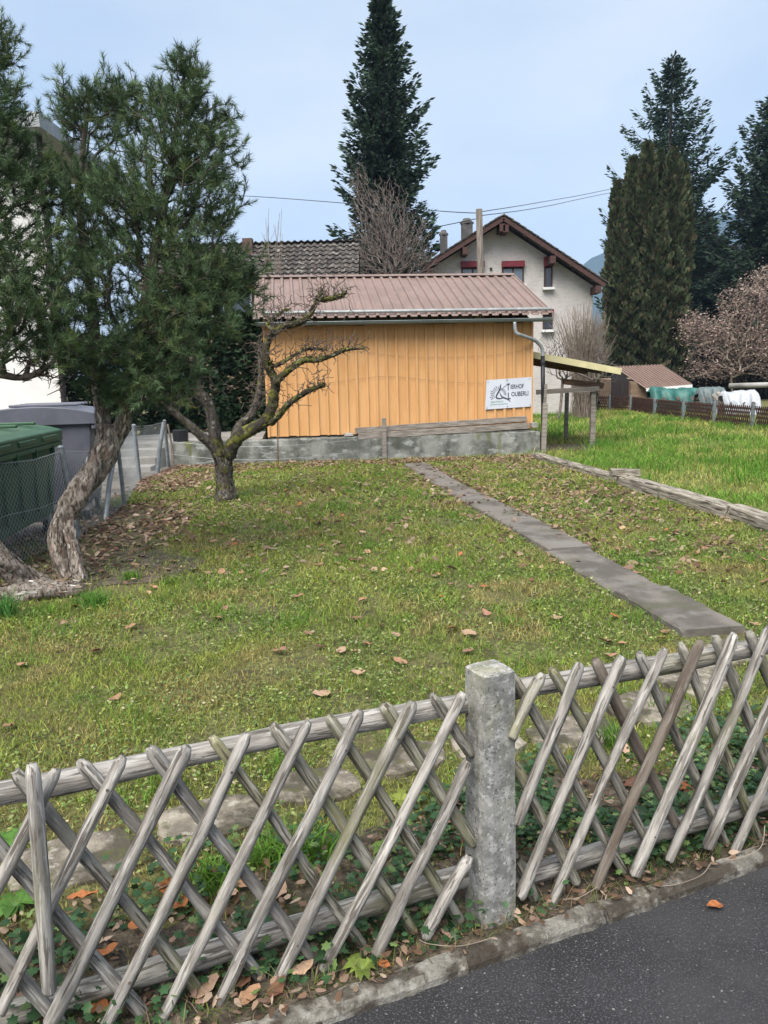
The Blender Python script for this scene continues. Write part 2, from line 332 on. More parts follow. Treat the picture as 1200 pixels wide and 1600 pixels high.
sheet('soil_bed', bed, mt['soil'], 'dark soil strip under the lattice fence')
ragged('soil_patch', -2.75, 6.5, 1.0, .95, .3, .005, mt['soil'], 'bare brown soil around the twisted pine roots', seed=3)
ragged('soil_patch', -3.1, 8.7, .8, 1.2, .1, .0065, mt['soil'], 'leaf-strewn soil along the wire fence', seed=5)
ragged('soil_patch', 3.9, 16.7, .75, 1.0, 0, .005, mt['soil'], 'bare soil under the small lean-to', seed=8)
ragged('soil_patch', 0.3, 15.0, 3.3, .32, .115, .006, mt['soil'], 'leafy soil strip along the concrete plinth', seed=9, amp=.15)

kerb = thing('kerb', 'low worn concrete kerb stones along the asphalt', 'kerb', kp(0, 0, 0), kind='structure')
a = -4.3
for k, ln in enumerate([.9, .95, .9, .93, .93, .92, .80, .94, .96, 1.0, .9]):
    if k == 5: a = -.145 + .006
    b = MB(); n = 16; n0 = 0
    for j in range(n + 1):
        aa = a + .004 + (ln - .008) * j / n
        w0 = random.uniform(-.006, .006); w1 = .052 + random.uniform(-.008, .008); zt = .008 + random.uniform(-.004, .003)
        if j in (0, n): zt -= .005
        b.v += [kp(aa, w0 - .004, -.09), kp(aa, w0, zt - .018), kp(aa, w0 + .012, zt), kp(aa, w1, zt + .002), kp(aa, w1 + .004, -.09)]
    for j in range(n):
        for i in range(4): q = j * 5 + i; b.f.append((q, q + 5, q + 6, q + 1))
    b.f.append((0, 1, 2, 3, 4)); b.f.append(tuple(n * 5 + i for i in (4, 3, 2, 1, 0)))
    b.build('kerb_stone', mt['kerb'], kerb); a += ln

PA, PB = Vector((.58, 13.9, 0)), Vector((1.99, 4.5, 0)); PD = (PB - PA).normalized(); PS = Vector((PD.y, -PD.x, 0))   # PS points to the viewer's left of the path
path = thing('path', 'narrow concrete slab path running through the lawn', 'path', PA, kind='structure')
t = 0.0
for k, ln in enumerate([2.1, 1.9, 1.75, 1.5, 1.35, .93]):
    o1, o2 = random.uniform(-.02, .02), random.uniform(-.02, .02); h1, h2 = .045 + random.uniform(-.01, .015), .045 + random.uniform(-.01, .015)
    b = MB(); n = 14
    for j in range(n + 1):
        u = j / n; c = PA + PD * (t + .01 + (ln - .02) * u) + PS * (o1 + (o2 - o1) * u); h = h1 + (h2 - h1) * u
        wl, wr = .205 + random.uniform(-.012, .008), .205 + random.uniform(-.012, .008); e = random.uniform(-.004, .004)
        b.v += [c + PS * (wl + .004) + Vector((0, 0, -.08)), c + PS * wl + Vector((0, 0, h - .015 + e)), c + PS * (wl - .015) + Vector((0, 0, h)), c - PS * (wr - .015) + Vector((0, 0, h)), c - PS * wr + Vector((0, 0, h - .015 + e)), c - PS * (wr + .004) + Vector((0, 0, -.08))]
    for j in range(n):
        for i in range(5): q = j * 6 + i; b.f.append((q, q + 6, q + 7, q + 1))
    b.f.append(tuple(range(6))); b.f.append(tuple(n * 6 + i for i in reversed(range(6))))
    b.build('slab', mt['path'], path); t += ln

slabs = [(-1.5, 2.2, .24, .14), (-1.08, 2.38, .22, .15), (-.66, 2.6, .22, .14), (-.30, 2.82, .18, .13), (.05, 3.02, .20, .13), (.42, 3.14, .17, .14), (.83, 3.22, .22, .15), (1.24, 3.46, .22, .17), (1.62, 3.80, .24, .18), (1.95, 4.16, .22, .17)]
row = thing('stone_row', 'row of flat stone slabs sunk in soil behind the fence', 'stones', (slabs[0][0], slabs[0][1], 0), kind='structure')
for i, (x, y, rx, ry) in enumerate(slabs):
    r = random.Random(40 + i); n = 13; ang = FA + r.uniform(-.15, .15) + (.25 if i > 6 else 0); out = []
    for k in range(n):
        a = 2 * math.pi * k / n; ca, sa = math.cos(a), math.sin(a); q = (abs(ca) ** 4 + abs(sa) ** 4) ** -.25 * r.uniform(.86, 1.06)
        px, py = rx * q * ca, ry * q * sa; out.append((x + px * math.cos(ang) - py * math.sin(ang), y + px * math.sin(ang) + py * math.cos(ang)))
    z = .022 + r.uniform(-.006, .008); b = MB()
    b.v = [Vector((p[0], p[1], -.03)) for p in out] + [Vector((x + (p[0] - x) * .97, y + (p[1] - y) * .97, z - .006)) for p in out] + [Vector((x + (p[0] - x) * .9, y + (p[1] - y) * .9, z)) for p in out]
    for g in (0, 1):
        for k in range(n): b.f.append((g * n + k, g * n + (k + 1) % n, g * n + n + (k + 1) % n, g * n + n + k))
    b.f.append(tuple(range(2 * n, 3 * n))); b.build('stone', mt['slab'], row)

# ------------------------------------------------------------------ lattice fence in front
def fpt(px, py, off): return plane_hit(px, py, FO + FN * off, FN)
def pole_mesh(name, L, r, m, n=9, rings=9, bend=.006, chamfer=.02):
    b = MB(); off = [(random.uniform(-bend, bend), random.uniform(-bend, bend)) for _ in range(4)]
    sq = random.uniform(.82, 1.0); pts = []
    flat = [1 + random.uniform(-.10, .08) for _ in range(n)]
    zs = [0, .006] + [L * (i + 1) / (rings + 1) for i in range(rings)] + [L - chamfer, L]
    for i, z in enumerate(zs):
        u = z / L * 3; k = min(int(u), 2); f = u - k; ox = off[k][0] * (1 - f) + off[k + 1][0] * f; oy = off[k][1] * (1 - f) + off[k + 1][1] * f
        rr = r * (.86 if i == 0 else .62 if i == len(zs) - 1 else 1) * (1 + .05 * math.sin(z * 9 + off[0][0] * 900))
        for j in range(n):
            a = 2 * math.pi * j / n; q = rr * flat[j] * random.uniform(.96, 1.04)
            b.v.append(Vector((ox + q * math.cos(a), oy + q * sq * math.sin(a), z + (random.uniform(-.004, .004) if i in (0, len(zs) - 1) else 0))))
    m_ = len(zs)
    for i in range(m_ - 1):
        for j in range(n): a = i * n + j; c = i * n + (j + 1) % n; b.f.append((a, c, c + n, a + n))
    b.f.append(tuple(reversed(range(n)))); b.f.append(tuple((m_ - 1) * n + j for j in range(n)))
    me = bpy.data.meshes.new(name); me.from_pydata([tuple(v) for v in b.v], [], b.f)
    me.polygons.foreach_set('use_smooth', [True] * len(me.polygons)); me.update(); me.materials.append(m)
    return me
def put_pole(name, a, b, r, m, parent, **kw):
    """pole from a (foot) to b (head)"""
    d = b - a; L = d.length; q = d.to_track_quat('Z', 'Y')
    return piece(name, pole_mesh(name, L, r, m, **kw), parent, Matrix.Translation(a) @ q.to_matrix().to_4x4())
nail_o = MB().tube([(0, 0, -.002), (0, 0, .0015)], .0035, 6).build('nail', mt['wood_dark']); nail_me = nail_o.data; bpy.data.objects.remove(nail_o)
def nail(slat, a, b, f, r):
    p = a.lerp(b, f) - FN * (r * .93); piece('nail', nail_me, slat, Matrix.Translation(p) @ (-FN).to_track_quat('Z', 'Y').to_matrix().to_4x4())
def bay(label, loc, fr, bk, top, bot, extra):
    t = thing('lattice_fence', label, 'fence', loc, FA, group='lattice fence bays along the road')
    for (x0, y0, x1, y1, *o) in fr:   # leaning to the right, nearest the road
        rr = .0182 * random.uniform(.92, 1.1); pa, pb = fpt(x1, y1, -.042), fpt(x0, y0, -.032); sl_ = put_pole('slat', pa, pb, rr, mt[o[0]] if o else mt['wood_grey'], t)
        if (pb - pa).length > .6: nail(sl_, pa, pb, .88, rr); nail(sl_, pa, pb, .17, rr)
    for (x0, y0, x1, y1, *o) in bk:
        put_pole('slat', fpt(x1, y1, .0), fpt(x0, y0, .006), .019 * random.uniform(.92, 1.1), mt[o[0]] if o else mt['wood_algae' if random.random() < .7 else 'wood_grey'], t)
    for (x0, y0, x1, y1) in extra:
        put_pole('slat', fpt(x1, y1, -.085), fpt(x0, y0, -.08), .021, mt['wood_grey'], t)
    a, b = fpt(*top[0], .058), fpt(*top[1], .058); put_pole('rail', a, b, .034, mt['wood_grey'], t, n=12, rings=14, bend=.012, chamfer=.004)
    a, b = fpt(*bot[0], .055), fpt(*bot[1], .055); put_pole('rail', a, b, .033, mt['wood_grey'], t, n=12, rings=14, bend=.01, chamfer=.004)
    return t
L_FR = [(190, 1182, 0, 1582), (290, 1165, 80, 1598), (387, 1147, 163, 1607), (482, 1127, 247, 1602), (565, 1112, 336, 1580), (645, 1097, 425, 1548), (727, 1085, 508, 1520), (734, 1192, 588, 1490), (732, 1338, 664, 1464),
        (85, 1200, -130, 1640), (-25, 1222, -240, 1680), (-140, 1245, -360, 1715)]
L_BK = [(20, 1208, 322, 1562), (127, 1188, 408, 1530), (232, 1168, 490, 1503), (332, 1150, 568, 1476), (427, 1133, 642, 1455), (515, 1116, 716, 1438), (600, 1102, 737, 1318), (676, 1087, 736, 1180),
        (-88, 1228, 240, 1600), (-200, 1250, 130, 1638), (-320, 1275, 20, 1680)]
R_FR = [(845, 1052, 797, 1152), (907, 1037, 808, 1288), (972, 1025, 815, 1402), (1037, 1013, 857, 1422), (1095, 1002, 930, 1388, 'wood_dark'), (1150, 991, 990, 1367), (1203, 978, 1047, 1347), (1262, 966, 1103, 1325), (1318, 955, 1146, 1330),
        (1372, 944, 1212, 1305), (1428, 934, 1268, 1290), (1484, 922, 1324, 1275)]
R_BK = [(798, 1055, 972, 1362), (862, 1042, 1012, 1318), (932, 1030, 1056, 1288, 'wood_dark'), (997, 1019, 1132, 1312), (1060, 1007, 1186, 1312), (1117, 996, 1240, 1296), (1170, 985, 1292, 1284), (1226, 974, 1345, 1270), (1282, 962, 1400, 1258), (1338, 950, 1452, 1244), (804, 1195, 897, 1378), (800, 1330, 836, 1402)]
bay('weathered grey lattice fence bay left of the concrete post', fpt(360, 1560, 0) * 1.0, L_FR, L_BK, ((-330, 1300), (733, 1094)), ((-330, 1690), (740, 1362)), [(50, 1193, 78, 1548)])
bay('weathered grey lattice fence bay right of the concrete post', fpt(1000, 1370, 0) * 1.0, R_FR, R_BK, ((786, 1086), (1500, 948)), ((800, 1368), (1500, 1160)), [])

# concrete post
pp = thing('concrete_post', 'grey speckled square concrete post between the lattice bays', 'post', FO + Vector((0, 0, 0)), FA + .12)
b = MB(); w0, w1, hh = .058, .049, .785
pr = [(w0, -.05), (w0, .2), (.055, .45), (w1 + .005, hh - .007), (w1 - .004, hh)]
n = 16
for w, z in pr:
    for k in range(n):
        side = k // 4; f = (k % 4) / 4; c = [(-1, -1), (1, -1), (1, 1), (-1, 1)]; p0 = c[side]; p1 = c[(side + 1) % 4]
        x = p0[0] + (p1[0] - p0[0]) * f; y = p0[1] + (p1[1] - p0[1]) * f
        if k % 4 == 0: x *= .93; y *= .93
        b.v.append(Vector((x * w * random.uniform(.985, 1.015), y * w * random.uniform(.985, 1.015), z)))
for i in range(len(pr) - 1):
    for k in range(n): a = i * n + k; c = i * n + (k + 1) % n; b.f.append((a, c, c + n, a + n))
b.f.append(tuple((len(pr) - 1) * n + k for k in range(n)))
b.build('shaft', mt['concrete_post'], pp, local=True)

# ------------------------------------------------------------------ lawn: grass blades, weeds
def near_seg(x, y, a, b):
    dx, dy = b[0] - a[0], b[1] - a[1]; L2 = dx * dx + dy * dy
    t = np.clip(((x - a[0]) * dx + (y - a[1]) * dy) / L2, 0, 1)
    return np.hypot(x - a[0] - t * dx, y - a[1] - t * dy)
LOGA, LOGB, LOGC, LOGD = gp(835, 716), gp(965, 752), gp(1150, 805), gp(1290, 850)
BO = Vector((-2.26, 15.22, 0)); BX = Vector((5.34, .62, 0)).normalized(); BYv = Vector((-BX.y, BX.x, 0)); BA = math.atan2(BX.y, BX.x)
def keep(x, y):
    k = np.ones(len(x))
    sx = (x - K0.x) * KN.x + (y - K0.y) * KN.y
    ka = (x - K0.x) * KD.x + (y - K0.y) * KD.y
    edge = .66 + .10 * np.sin(ka * 2.3) + .07 * np.sin(ka * 7.1 + 1)
    k *= np.where(sx < .07, 0, np.where(sx < edge, .2, 1))
    d = near_seg(x, y, PA, PB); k *= np.where(d < .2, 0, np.where(d < .25, .6, 1))
    for (a, b) in ((LOGA, LOGB), (LOGB, LOGC), (LOGC, LOGD)): k *= np.where(near_seg(x, y, a, b) < .1, 0, 1)
    for (sx_, sy_, rx, ry) in slabs:
        u = (x - sx_) * FD.x + (y - sy_) * FD.y; v = (x - sx_) * FN.x + (y - sy_) * FN.y
        k *= np.where((u / (rx * .95)) ** 2 + (v / (ry * .95)) ** 2 < 1, .03, 1)
    pn = fnoise(x, y, .5, 91)
    k *= np.where(((x + 2.75) / 1.05) ** 2 + ((y - 6.5) / 1.0) ** 2 < .5 + pn, .24, 1)
    k *= np.where(((x + 3.1) / .85) ** 2 + ((y - 8.7) / 1.4) ** 2 < .45 + pn, .18, 1)
    k *= np.where(((x - 3.9) / .7) ** 2 + ((y - 16.7) / .95) ** 2 < .6 + .6 * pn, .08, 1)
    bl = (x - BO.x) * BX.x + (y - BO.y) * BX.y; bd = (x - BO.x) * BYv.x + (y - BO.y) * BYv.y
    k *= np.where((bd > -.22) & (bl < 5.6), 0, np.where((bd > -.55) & (bl < 5.6), .25, 1))
    k *= np.where((x < -3.75) & (y > 6), 0, 1)
    k *= np.clip((fnoise(x, y, .35, 33) - .22) * 5.5, .30, 1)
    return rng.random(len(x)) < k
def beyond_logs(x, y):
    lx = np.interp(y, [LOGD.y, LOGC.y, LOGB.y, LOGA.y, 40], [LOGD.x, LOGC.x, LOGB.x, LOGA.x, LOGA.x])
    return x > lx
G = np.array
def grass_colour(x, y):
    p = fnoise(x, y, 1.1, 5); q = fnoise(x, y, .45, 17); s = fnoise(x, y, 2.6, 29); n = len(x)
    col = np.tile(G((.235, .285, .060)), (n, 1))
    def mix(f, c):
        nonlocal col
        f = np.clip(f, 0, 1)[:, None]; col = col * (1 - f) + G(c) * f
    mix((p - .48) * 5, (.165, .245, .045)); mix((s - .5) * 4, (.34, .35, .085)); mix((q - .56) * 6, (.32, .275, .11))
    mix((.40 - q) * 4, (.095, .185, .038))
    near = np.clip((4.2 - y) / 2.2, 0, 1) * np.clip((x * -.6 + 1.2), 0, 1); mix(near * (q > .45) * .55, (.27, .235, .085))
    bey = beyond_logs(x, y); lush = bey & (fnoise(x, y, 2.2, 61) > .40 + .022 * np.clip(y - 9, 0, 12)); mix(np.where(lush, .8, 0), (.15, .285, .05)); mix(np.where(bey & ~lush, .5, 0), (.37, .385, .13))
    r = rng.random(n); straw = r < .08
    col[straw] = G((.40, .33, .16)) * rng.uniform(.7, 1.15, (straw.sum(), 1))
    return col * G((1.08, 1.08, 1.0)) * rng.uniform(.35, 1.55, (n, 1)) * (1 + rng.normal(0, .05, (n, 3)))
def make_blades(x, y, h, w, col, lean=.95, z0=0.0):
    n = len(x); az = rng.uniform(0, 2 * np.pi, n); fa = rng.uniform(0, 2 * np.pi, n); ln = np.abs(rng.normal(lean, .3, n)) * h
    wx, wy = np.cos(fa) * w / 2, np.sin(fa) * w / 2; dx, dy = np.cos(az) * ln, np.sin(az) * ln
    V = np.zeros((n, 5, 3)); z = np.broadcast_to(z0, (n,))
    V[:, 0] = np.stack([x - wx, y - wy, z - .004], 1); V[:, 1] = np.stack([x + wx, y + wy, z - .004], 1)
    V[:, 2] = np.stack([x - wx * .8 + dx * .35, y - wy * .8 + dy * .35, z + h * .6], 1); V[:, 3] = np.stack([x + wx * .8 + dx * .35, y + wy * .8 + dy * .35, z + h * .6], 1)
    V[:, 4] = np.stack([x + dx, y + dy, z + h * rng.uniform(.75, 1, n)], 1)
    i = np.arange(n)[:, None] * 5; F = np.concatenate([i + G([[0, 1, 3]]), i + G([[0, 3, 2]]), i + G([[2, 3, 4]])])
    return V.reshape(-1, 3), F, np.repeat(col, 5, axis=0)
class Stack:
    def __init__(s): s.V = []; s.F = []; s.C = []; s.n = 0
    def add(s, V, F, Cc):
        s.V.append(V); s.F.append(F + s.n); s.C.append(Cc); s.n += len(V)
    def build(s, name, m, parent=None, loc=None): return npmesh(name, np.concatenate(s.V), np.concatenate(s.F), m, parent, col=np.concatenate(s.C), loc=loc)
st = Stack()
for (x0, x1, y0, y1, dens, h, w) in [(-2.6, 3.3, 1.5, 4.6, 8600, .024, .0034), (-4.2, 5.2, 4.6, 8.2, 3800, .036, .0048), (-4.6, 8.2, 8.2, 16.5, 1300, .042, .008), (3.2, 12.5, 16.5, 35, 290, .06, .014)]:
    N = int((x1 - x0) * (y1 - y0) * dens); x = rng.uniform(x0, x1, N); y = rng.uniform(y0, y1, N)
    m_ = keep(x, y); x, y = x[m_], y[m_]; bey = beyond_logs(x, y)
    hh = h * rng.lognormal(0, .35, len(x)) * (.55 + .9 * fnoise(x, y, .6, 71)) * np.where(bey, np.where(fnoise(x, y, 2.2, 61) > .40 + .022 * np.clip(y - 9, 0, 12), 2.3, 1.35), 1)
    st.add(*make_blades(x, y, hh, w * rng.uniform(.7, 1.3, len(x)), grass_colour(x, y)))
a_ = rng.uniform(-2.4, 2.8, 1500); s_ = rng.normal(.085, .02, 1500); st.add(*make_blades(K0.x + KD.x * a_ + KN.x * s_, K0.y + KD.y * a_ + KN.y * s_, rng.uniform(.015, .06, 1500), rng.uniform(.0015, .003, 1500), np.where(rng.random((1500, 1)) < .6, G((.30, .24, .15)), G((.12, .18, .05))) * rng.uniform(.5, 1.2, (1500, 1)), 1.3, .006))
# clumps of longer grass through the lawn
for k in range(260):
    cx, cy = rng.uniform(-4.2, 4.5), rng.uniform(2.6, 15); m1 = keep(G([cx]), G([cy]))
    if not m1[0]: continue
    n = rng.integers(40, 110); rr = rng.uniform(.05, .16); x = rng.normal(cx, rr, n); y = rng.normal(cy, rr, n); kk = keep(x, y); x, y = x[kk], y[kk]
    st.add(*make_blades(x, y, rng.uniform(.045, .095, len(x)), rng.uniform(.004, .007, len(x)), G((.12, .235, .038)) * rng.uniform(.7, 1.4, (len(x), 1)), .7))
for k in range(150):    # tall tussocks in the field beyond the timbers
    cx, cy = rng.uniform(3.3, 11), rng.uniform(9, 30)
    if not (beyond_logs(G([cx]), G([cy]))[0] and keep(G([cx]), G([cy]))[0]): continue
    n = 90; rr = rng.uniform(.12, .35); x = rng.normal(cx, rr, n); y = rng.normal(cy, rr, n)
    st.add(*make_blades(x, y, rng.uniform(.1, .26, n), rng.uniform(.008, .013, n), G((.10, .225, .032)) * rng.uniform(.7, 1.3, (n, 1)), .6))
tag(st.build('grass', mt['grass']), 'short patchy green lawn grass across garden and field', 'grass', kind='stuff')

def discs(x, y, z, r, col, tilt=.5, lobes=5, elong=1.0):
    """small leaves: fans of five triangles"""
    n = len(x); az = rng.uniform(0, 2 * np.pi, n); tl = np.abs(rng.normal(0, tilt, n)); ta = rng.uniform(0, 2 * np.pi, n)
    nrm = np.stack([np.sin(tl) * np.cos(ta), np.sin(tl) * np.sin(ta), np.cos(tl)], 1)
    e1 = np.stack([np.cos(az), np.sin(az), np.zeros(n)], 1); e1 -= nrm * (e1 * nrm).sum(1, keepdims=True); e1 /= np.linalg.norm(e1, axis=1, keepdims=True); e2 = np.cross(nrm, e1)
    c = np.stack([x, y, z], 1); K = lobes * 2 if lobes > 5 else lobes + 1
    V = np.zeros((n, K + 1, 3)); V[:, 0] = c + nrm * (r * .12)[:, None]
    for k in range(K):
        a = 2 * np.pi * k / K; q = (1.0 if k % 2 == 0 else .62) if lobes > 5 else rng.uniform(.75, 1.1)
        V[:, k + 1] = c + e1 * (r * q * elong * np.cos(a))[:, None] + e2 * (r * q * np.sin(a))[:, None]
    i = np.arange(n)[:, None] * (K + 1)
    F = np.concatenate([i + G([[0, k + 1, (k + 1) % K + 1]]) for k in range(K)])
    return V.reshape(-1, 3), F, np.repeat(col, K + 1, axis=0)
st = Stack()
for (x0, x1, y0, y1, dens, r) in [(-2.6, 3.2, 2.0, 4.6, 1700, .0068), (-4.2, 5.0, 4.6, 8.2, 1100, .009), (-4.6, 6, 8.2, 15.2, 480, .014)]:
    N = int((x1 - x0) * (y1 - y0) * dens); x = rng.uniform(x0, x1, N); y = rng.uniform(y0, y1, N)
    m_ = keep(x, y) & (rng.random(N) < np.clip((fnoise(x, y, .8, 47) - .36) * 6, .08, 1)); x, y = x[m_], y[m_]; n = len(x)
    q_ = rng.random((n, 1)); col = np.where(q_ < .25, G((.27, .31, .10)), np.where(q_ < .35, G((.36, .32, .19)), G((.15, .22, .06)))) * rng.uniform(.5, 1.35, (n, 1))
    st.add(*discs(x, y, rng.uniform(.008, .038, n), r * rng.uniform(.6, 1.4, n), col, .6, 3, 1.5))
tag(st.build('clover', mt['leaf']), 'small clover and weed leaves scattered through the lawn', 'clover', kind='stuff')

# ivy under the fence
st = Stack(); N = 30000
a = rng.uniform(-2.6, 2.9, N); s = rng.uniform(.075, .85, N) ** 1.0
x = K0.x + KD.x * a + KN.x * s; y = K0.y + KD.y * a + KN.y * s
den = np.clip((fnoise(x, y, .3, 83) - .40) * 6, 0, 1) * np.where(a > .3, 1.0, .42) * np.where(s < .14, .45, 1) * np.where(s > .6, .45, 1)
for (sx_, sy_, rx, ry) in slabs:
    u = (x - sx_) * FD.x + (y - sy_) * FD.y; v = (x - sx_) * FN.x + (y - sy_) * FN.y; den = den * np.where((u / rx) ** 2 + (v / ry) ** 2 < .9, .1, 1)
m_ = rng.random(N) < den; x, y, s = x[m_], y[m_], s[m_]; n = len(x)
col = np.where(rng.random((n, 1)) < .2, G((.14, .21, .07)), G((.045, .10, .04))) * rng.uniform(.6, 1.35, (n, 1))
st.add(*discs(x, y, .012 + rng.random(n) ** 2 * .085, rng.uniform(.009, .019, n), col, .55, 6, 1.0))
tag(st.build('ivy', mt['leaf']), 'dark green ivy creeping over the soil beneath the fence', 'ivy', kind='stuff')

# grass tufts and weeds that stand out singly
def tuft(px, py, h, r, n, label, col=(.11, .22, .035)):
    c = gp(px, py); x = rng.normal(c.x, r * .45, n); y = rng.normal(c.y, r * .45, n)
    V, F, cc = make_blades(x, y, h * rng.uniform(.5, 1, n), rng.uniform(.005, .009, n), G(col) * rng.uniform(.65, 1.45, (n, 1)), .75)
    tag(npmesh('grass_tuft', V, F, mt['grass'], col=cc, loc=c), label, 'grass tuft', 'long grass tufts')
tuft(148, 948, .17, .12, 160, 'long grass tuft beside the twisted pine root', (.10, .22, .04))
tuft(4, 965, .22, .14, 180, 'long grass tuft in front of the lying pine trunk', (.08, .2, .05))
tuft(330, 1385, .13, .10, 120, 'grass tuft behind the left lattice bay, nearer the stones')
tuft(478, 1345, .15, .11, 140, 'grass tuft behind the middle of the left lattice bay')
tuft(420, 1345, .12, .09, 100, 'small grass tuft left of the larger one behind the lattice')
tuft(955, 1165, .12, .08, 90, 'grass tuft behind the right lattice bay near the post')
tuft(1040, 1110, .09, .08, 80, 'low grass tuft at the near end of the path')
tuft(205, 905, .09, .10, 120, 'round short tuft on bare soil right of the pine')
tuft(945, 700, .3, .5, 260, 'lush tall grass clump below the front lean-to post', (.09, .24, .035))
def rosette(px, py, r, n, label, col=(.07, .15, .03)):
    c = gp(px, py); b = Stack()
    for k in range(n):
        a = 2 * math.pi * k / n + random.uniform(-.3, .3); L = r * random.uniform(.6, 1.1); w = L * .28; d = G((math.cos(a), math.sin(a))); p = G((-d[1], d[0]))
        V = G([[c.x, c.y, .005], [*(G((c.x, c.y)) + d * L * .55 + p * w), .02 + L * .35], [*(G((c.x, c.y)) + d * L * .55 - p * w), .02 + L * .35], [*(G((c.x, c.y)) + d * L), .01 + L * .22]])
        b.add(V, G([[0, 2, 1], [1, 2, 3]]), np.tile(G(col) * random.uniform(.7, 1.5), (4, 1)))
    o = b.build('weed_plant', mt['leaf'], loc=c); tag(o, label, 'weed', 'low leafy weeds')
rosette(22, 1425, .07, 22, 'leafy weed rosette behind the leftmost slats')
rosette(20, 1320, .07, 18, 'broad weed rosette just below the top rail, far left')
rosette(565, 1522, .05, 16, 'tiny spiky weed beside the kerb stone joint', (.14, .19, .04))
rosette(625, 1258, .07, 9, 'pale yellow-green weed behind the lattice top', (.22, .26, .05))
rosette(600, 1335, .05, 14, 'bright weed behind the lattice near the post', (.12, .19, .04))

# ------------------------------------------------------------------ fallen leaves
def leaf_mesh(i):
    r = random.Random(300 + i); b = MB(); n = 6; L = 1.0; W = r.uniform(.27, .38); curl = r.uniform(.12, .5); fold = r.uniform(-.1, .45); tw = r.uniform(-.25, .25)
    for k in range(n + 1):
        u = k / n; w = W * math.sin(math.pi * (u ** .8 * .95 + .02)) ** .7 * r.uniform(.78, 1.15); y = (u - .5) * L
        zc = curl * (u - .5) ** 2 * r.uniform(.8, 1.2) + .04
        b.v += [Vector((-w, y, zc + fold * w + tw * (u - .5) * w + r.uniform(-.05, .07))), Vector((r.uniform(-.03, .03), y, zc)), Vector((w, y, zc + fold * w - tw * (u - .5) * w + r.uniform(-.05, .07)))]
    for k in range(n):
        for j in (0, 1): q = k * 3 + j; b.f.append((q, q + 1, q + 4, q + 3))
    me = bpy.data.meshes.new('fallen_leaf'); me.from_pydata([tuple(v) for v in b.v], [], b.f); me.update()
    return me
base_leaf = [leaf_mesh(i) for i in range(8)]
LV = []
for i, me in enumerate(base_leaf):
    for j, m in enumerate(LM):
        c = me.copy(); c.materials.clear(); c.materials.append(m); LV.append((c, j))
def put_leaf(x, y, size, mi=None, z=0.012, label='dry curled brown leaf lying on the lawn', group='fallen leaves on the lawn'):
    mi = random.choice([0, 0, 3, 3, 4, 4, 1, 2]) if mi is None else mi; ch = [v for v in LV if v[1] == mi]; me = random.choice(ch)[0]
    q = Matrix.Translation((x, y, z)) @ Matrix.Rotation(random.uniform(0, 6.28), 4, 'Z') @ Matrix.Rotation(random.uniform(-.35, .35), 4, 'X') @ Matrix.Rotation(random.uniform(-.3, .3), 4, 'Y') @ Matrix.Scale(size, 4)
    o = piece('fallen_leaf', me, None, q); tag(o, label, 'leaf', group)
    return o
lawn_px = [(490, 817), (503, 837), (505, 856), (567, 835), (597, 868), (553, 877), (568, 888), (583, 895), (600, 895), (633, 888), (642, 895), (500, 887), (512, 905), (688, 902), (688, 936), (733, 922), (567, 943), (557, 972), (595, 983), (760, 963), (707, 987), (733, 996), (483, 995), (500, 1016), (533, 1022), (551, 1023), (572, 1012), (625, 1040), (560, 1057), (503, 1090), (437, 1023), (618, 998), (464, 936), (352, 956), (340, 970), (205, 985), (150, 1023), (35, 1044), (180, 1098), (15, 1142), (118, 953), (101, 978), (305, 896), (323, 899), (347, 898), (356, 862), (392, 858), (390, 872), (240, 922), (208, 910), (260, 893), (730, 1024), (960, 968), (945, 1008), (972, 1012), (1034, 1004), (953, 1030), (1040, 992), (1178, 980), (870, 970), (830, 912), (1060, 900), (1100, 862), (1055, 835), (960, 845), (930, 857), (985, 860), (700, 790), (660, 800), (560, 790), (420, 800), (600, 760), (490, 760), (720, 870), (840, 790), (900, 800)]
for (px, py) in lawn_px:
    p = gp(px, py); put_leaf(p.x, p.y, rng.uniform(.07, .10), z=.022)
bed_px = [(285, 1427), (212, 1460), (165, 1503), (130, 1417), (358, 1412), (437, 1406), (384, 1390), (1067, 1243), (1003, 1255), (390, 1572), (433, 1561), (372, 1548), (475, 1530), (700, 1290), (985, 1235), (975, 1180), (1050, 1150), (150, 1590), (322, 1560), (260, 1400)]
for (px, py) in bed_px:
    p = gp(px, py); put_leaf(p.x, p.y, rng.uniform(.06, .09), z=.03, mi=random.choice([0, 1, 2, 2, 3]), label='dry brown leaf on the soil beneath the lattice fence', group='fallen leaves beneath the fence')
for (px, py, sz, mi, lb) in [(600, 1527, .05, 2, 'small orange leaf at the kerb below the left bay'), (1116, 1416, .06, 2, 'curled orange leaf on the asphalt, lower right'), (1126, 1360, .045, 2, 'orange leaf with thin stalk at the asphalt edge')]:
    p = gp(px, py, -.02); o = put_leaf(p.x, p.y, sz, mi, z=-.022 if px > 700 else .016, label=lb); del o['group']
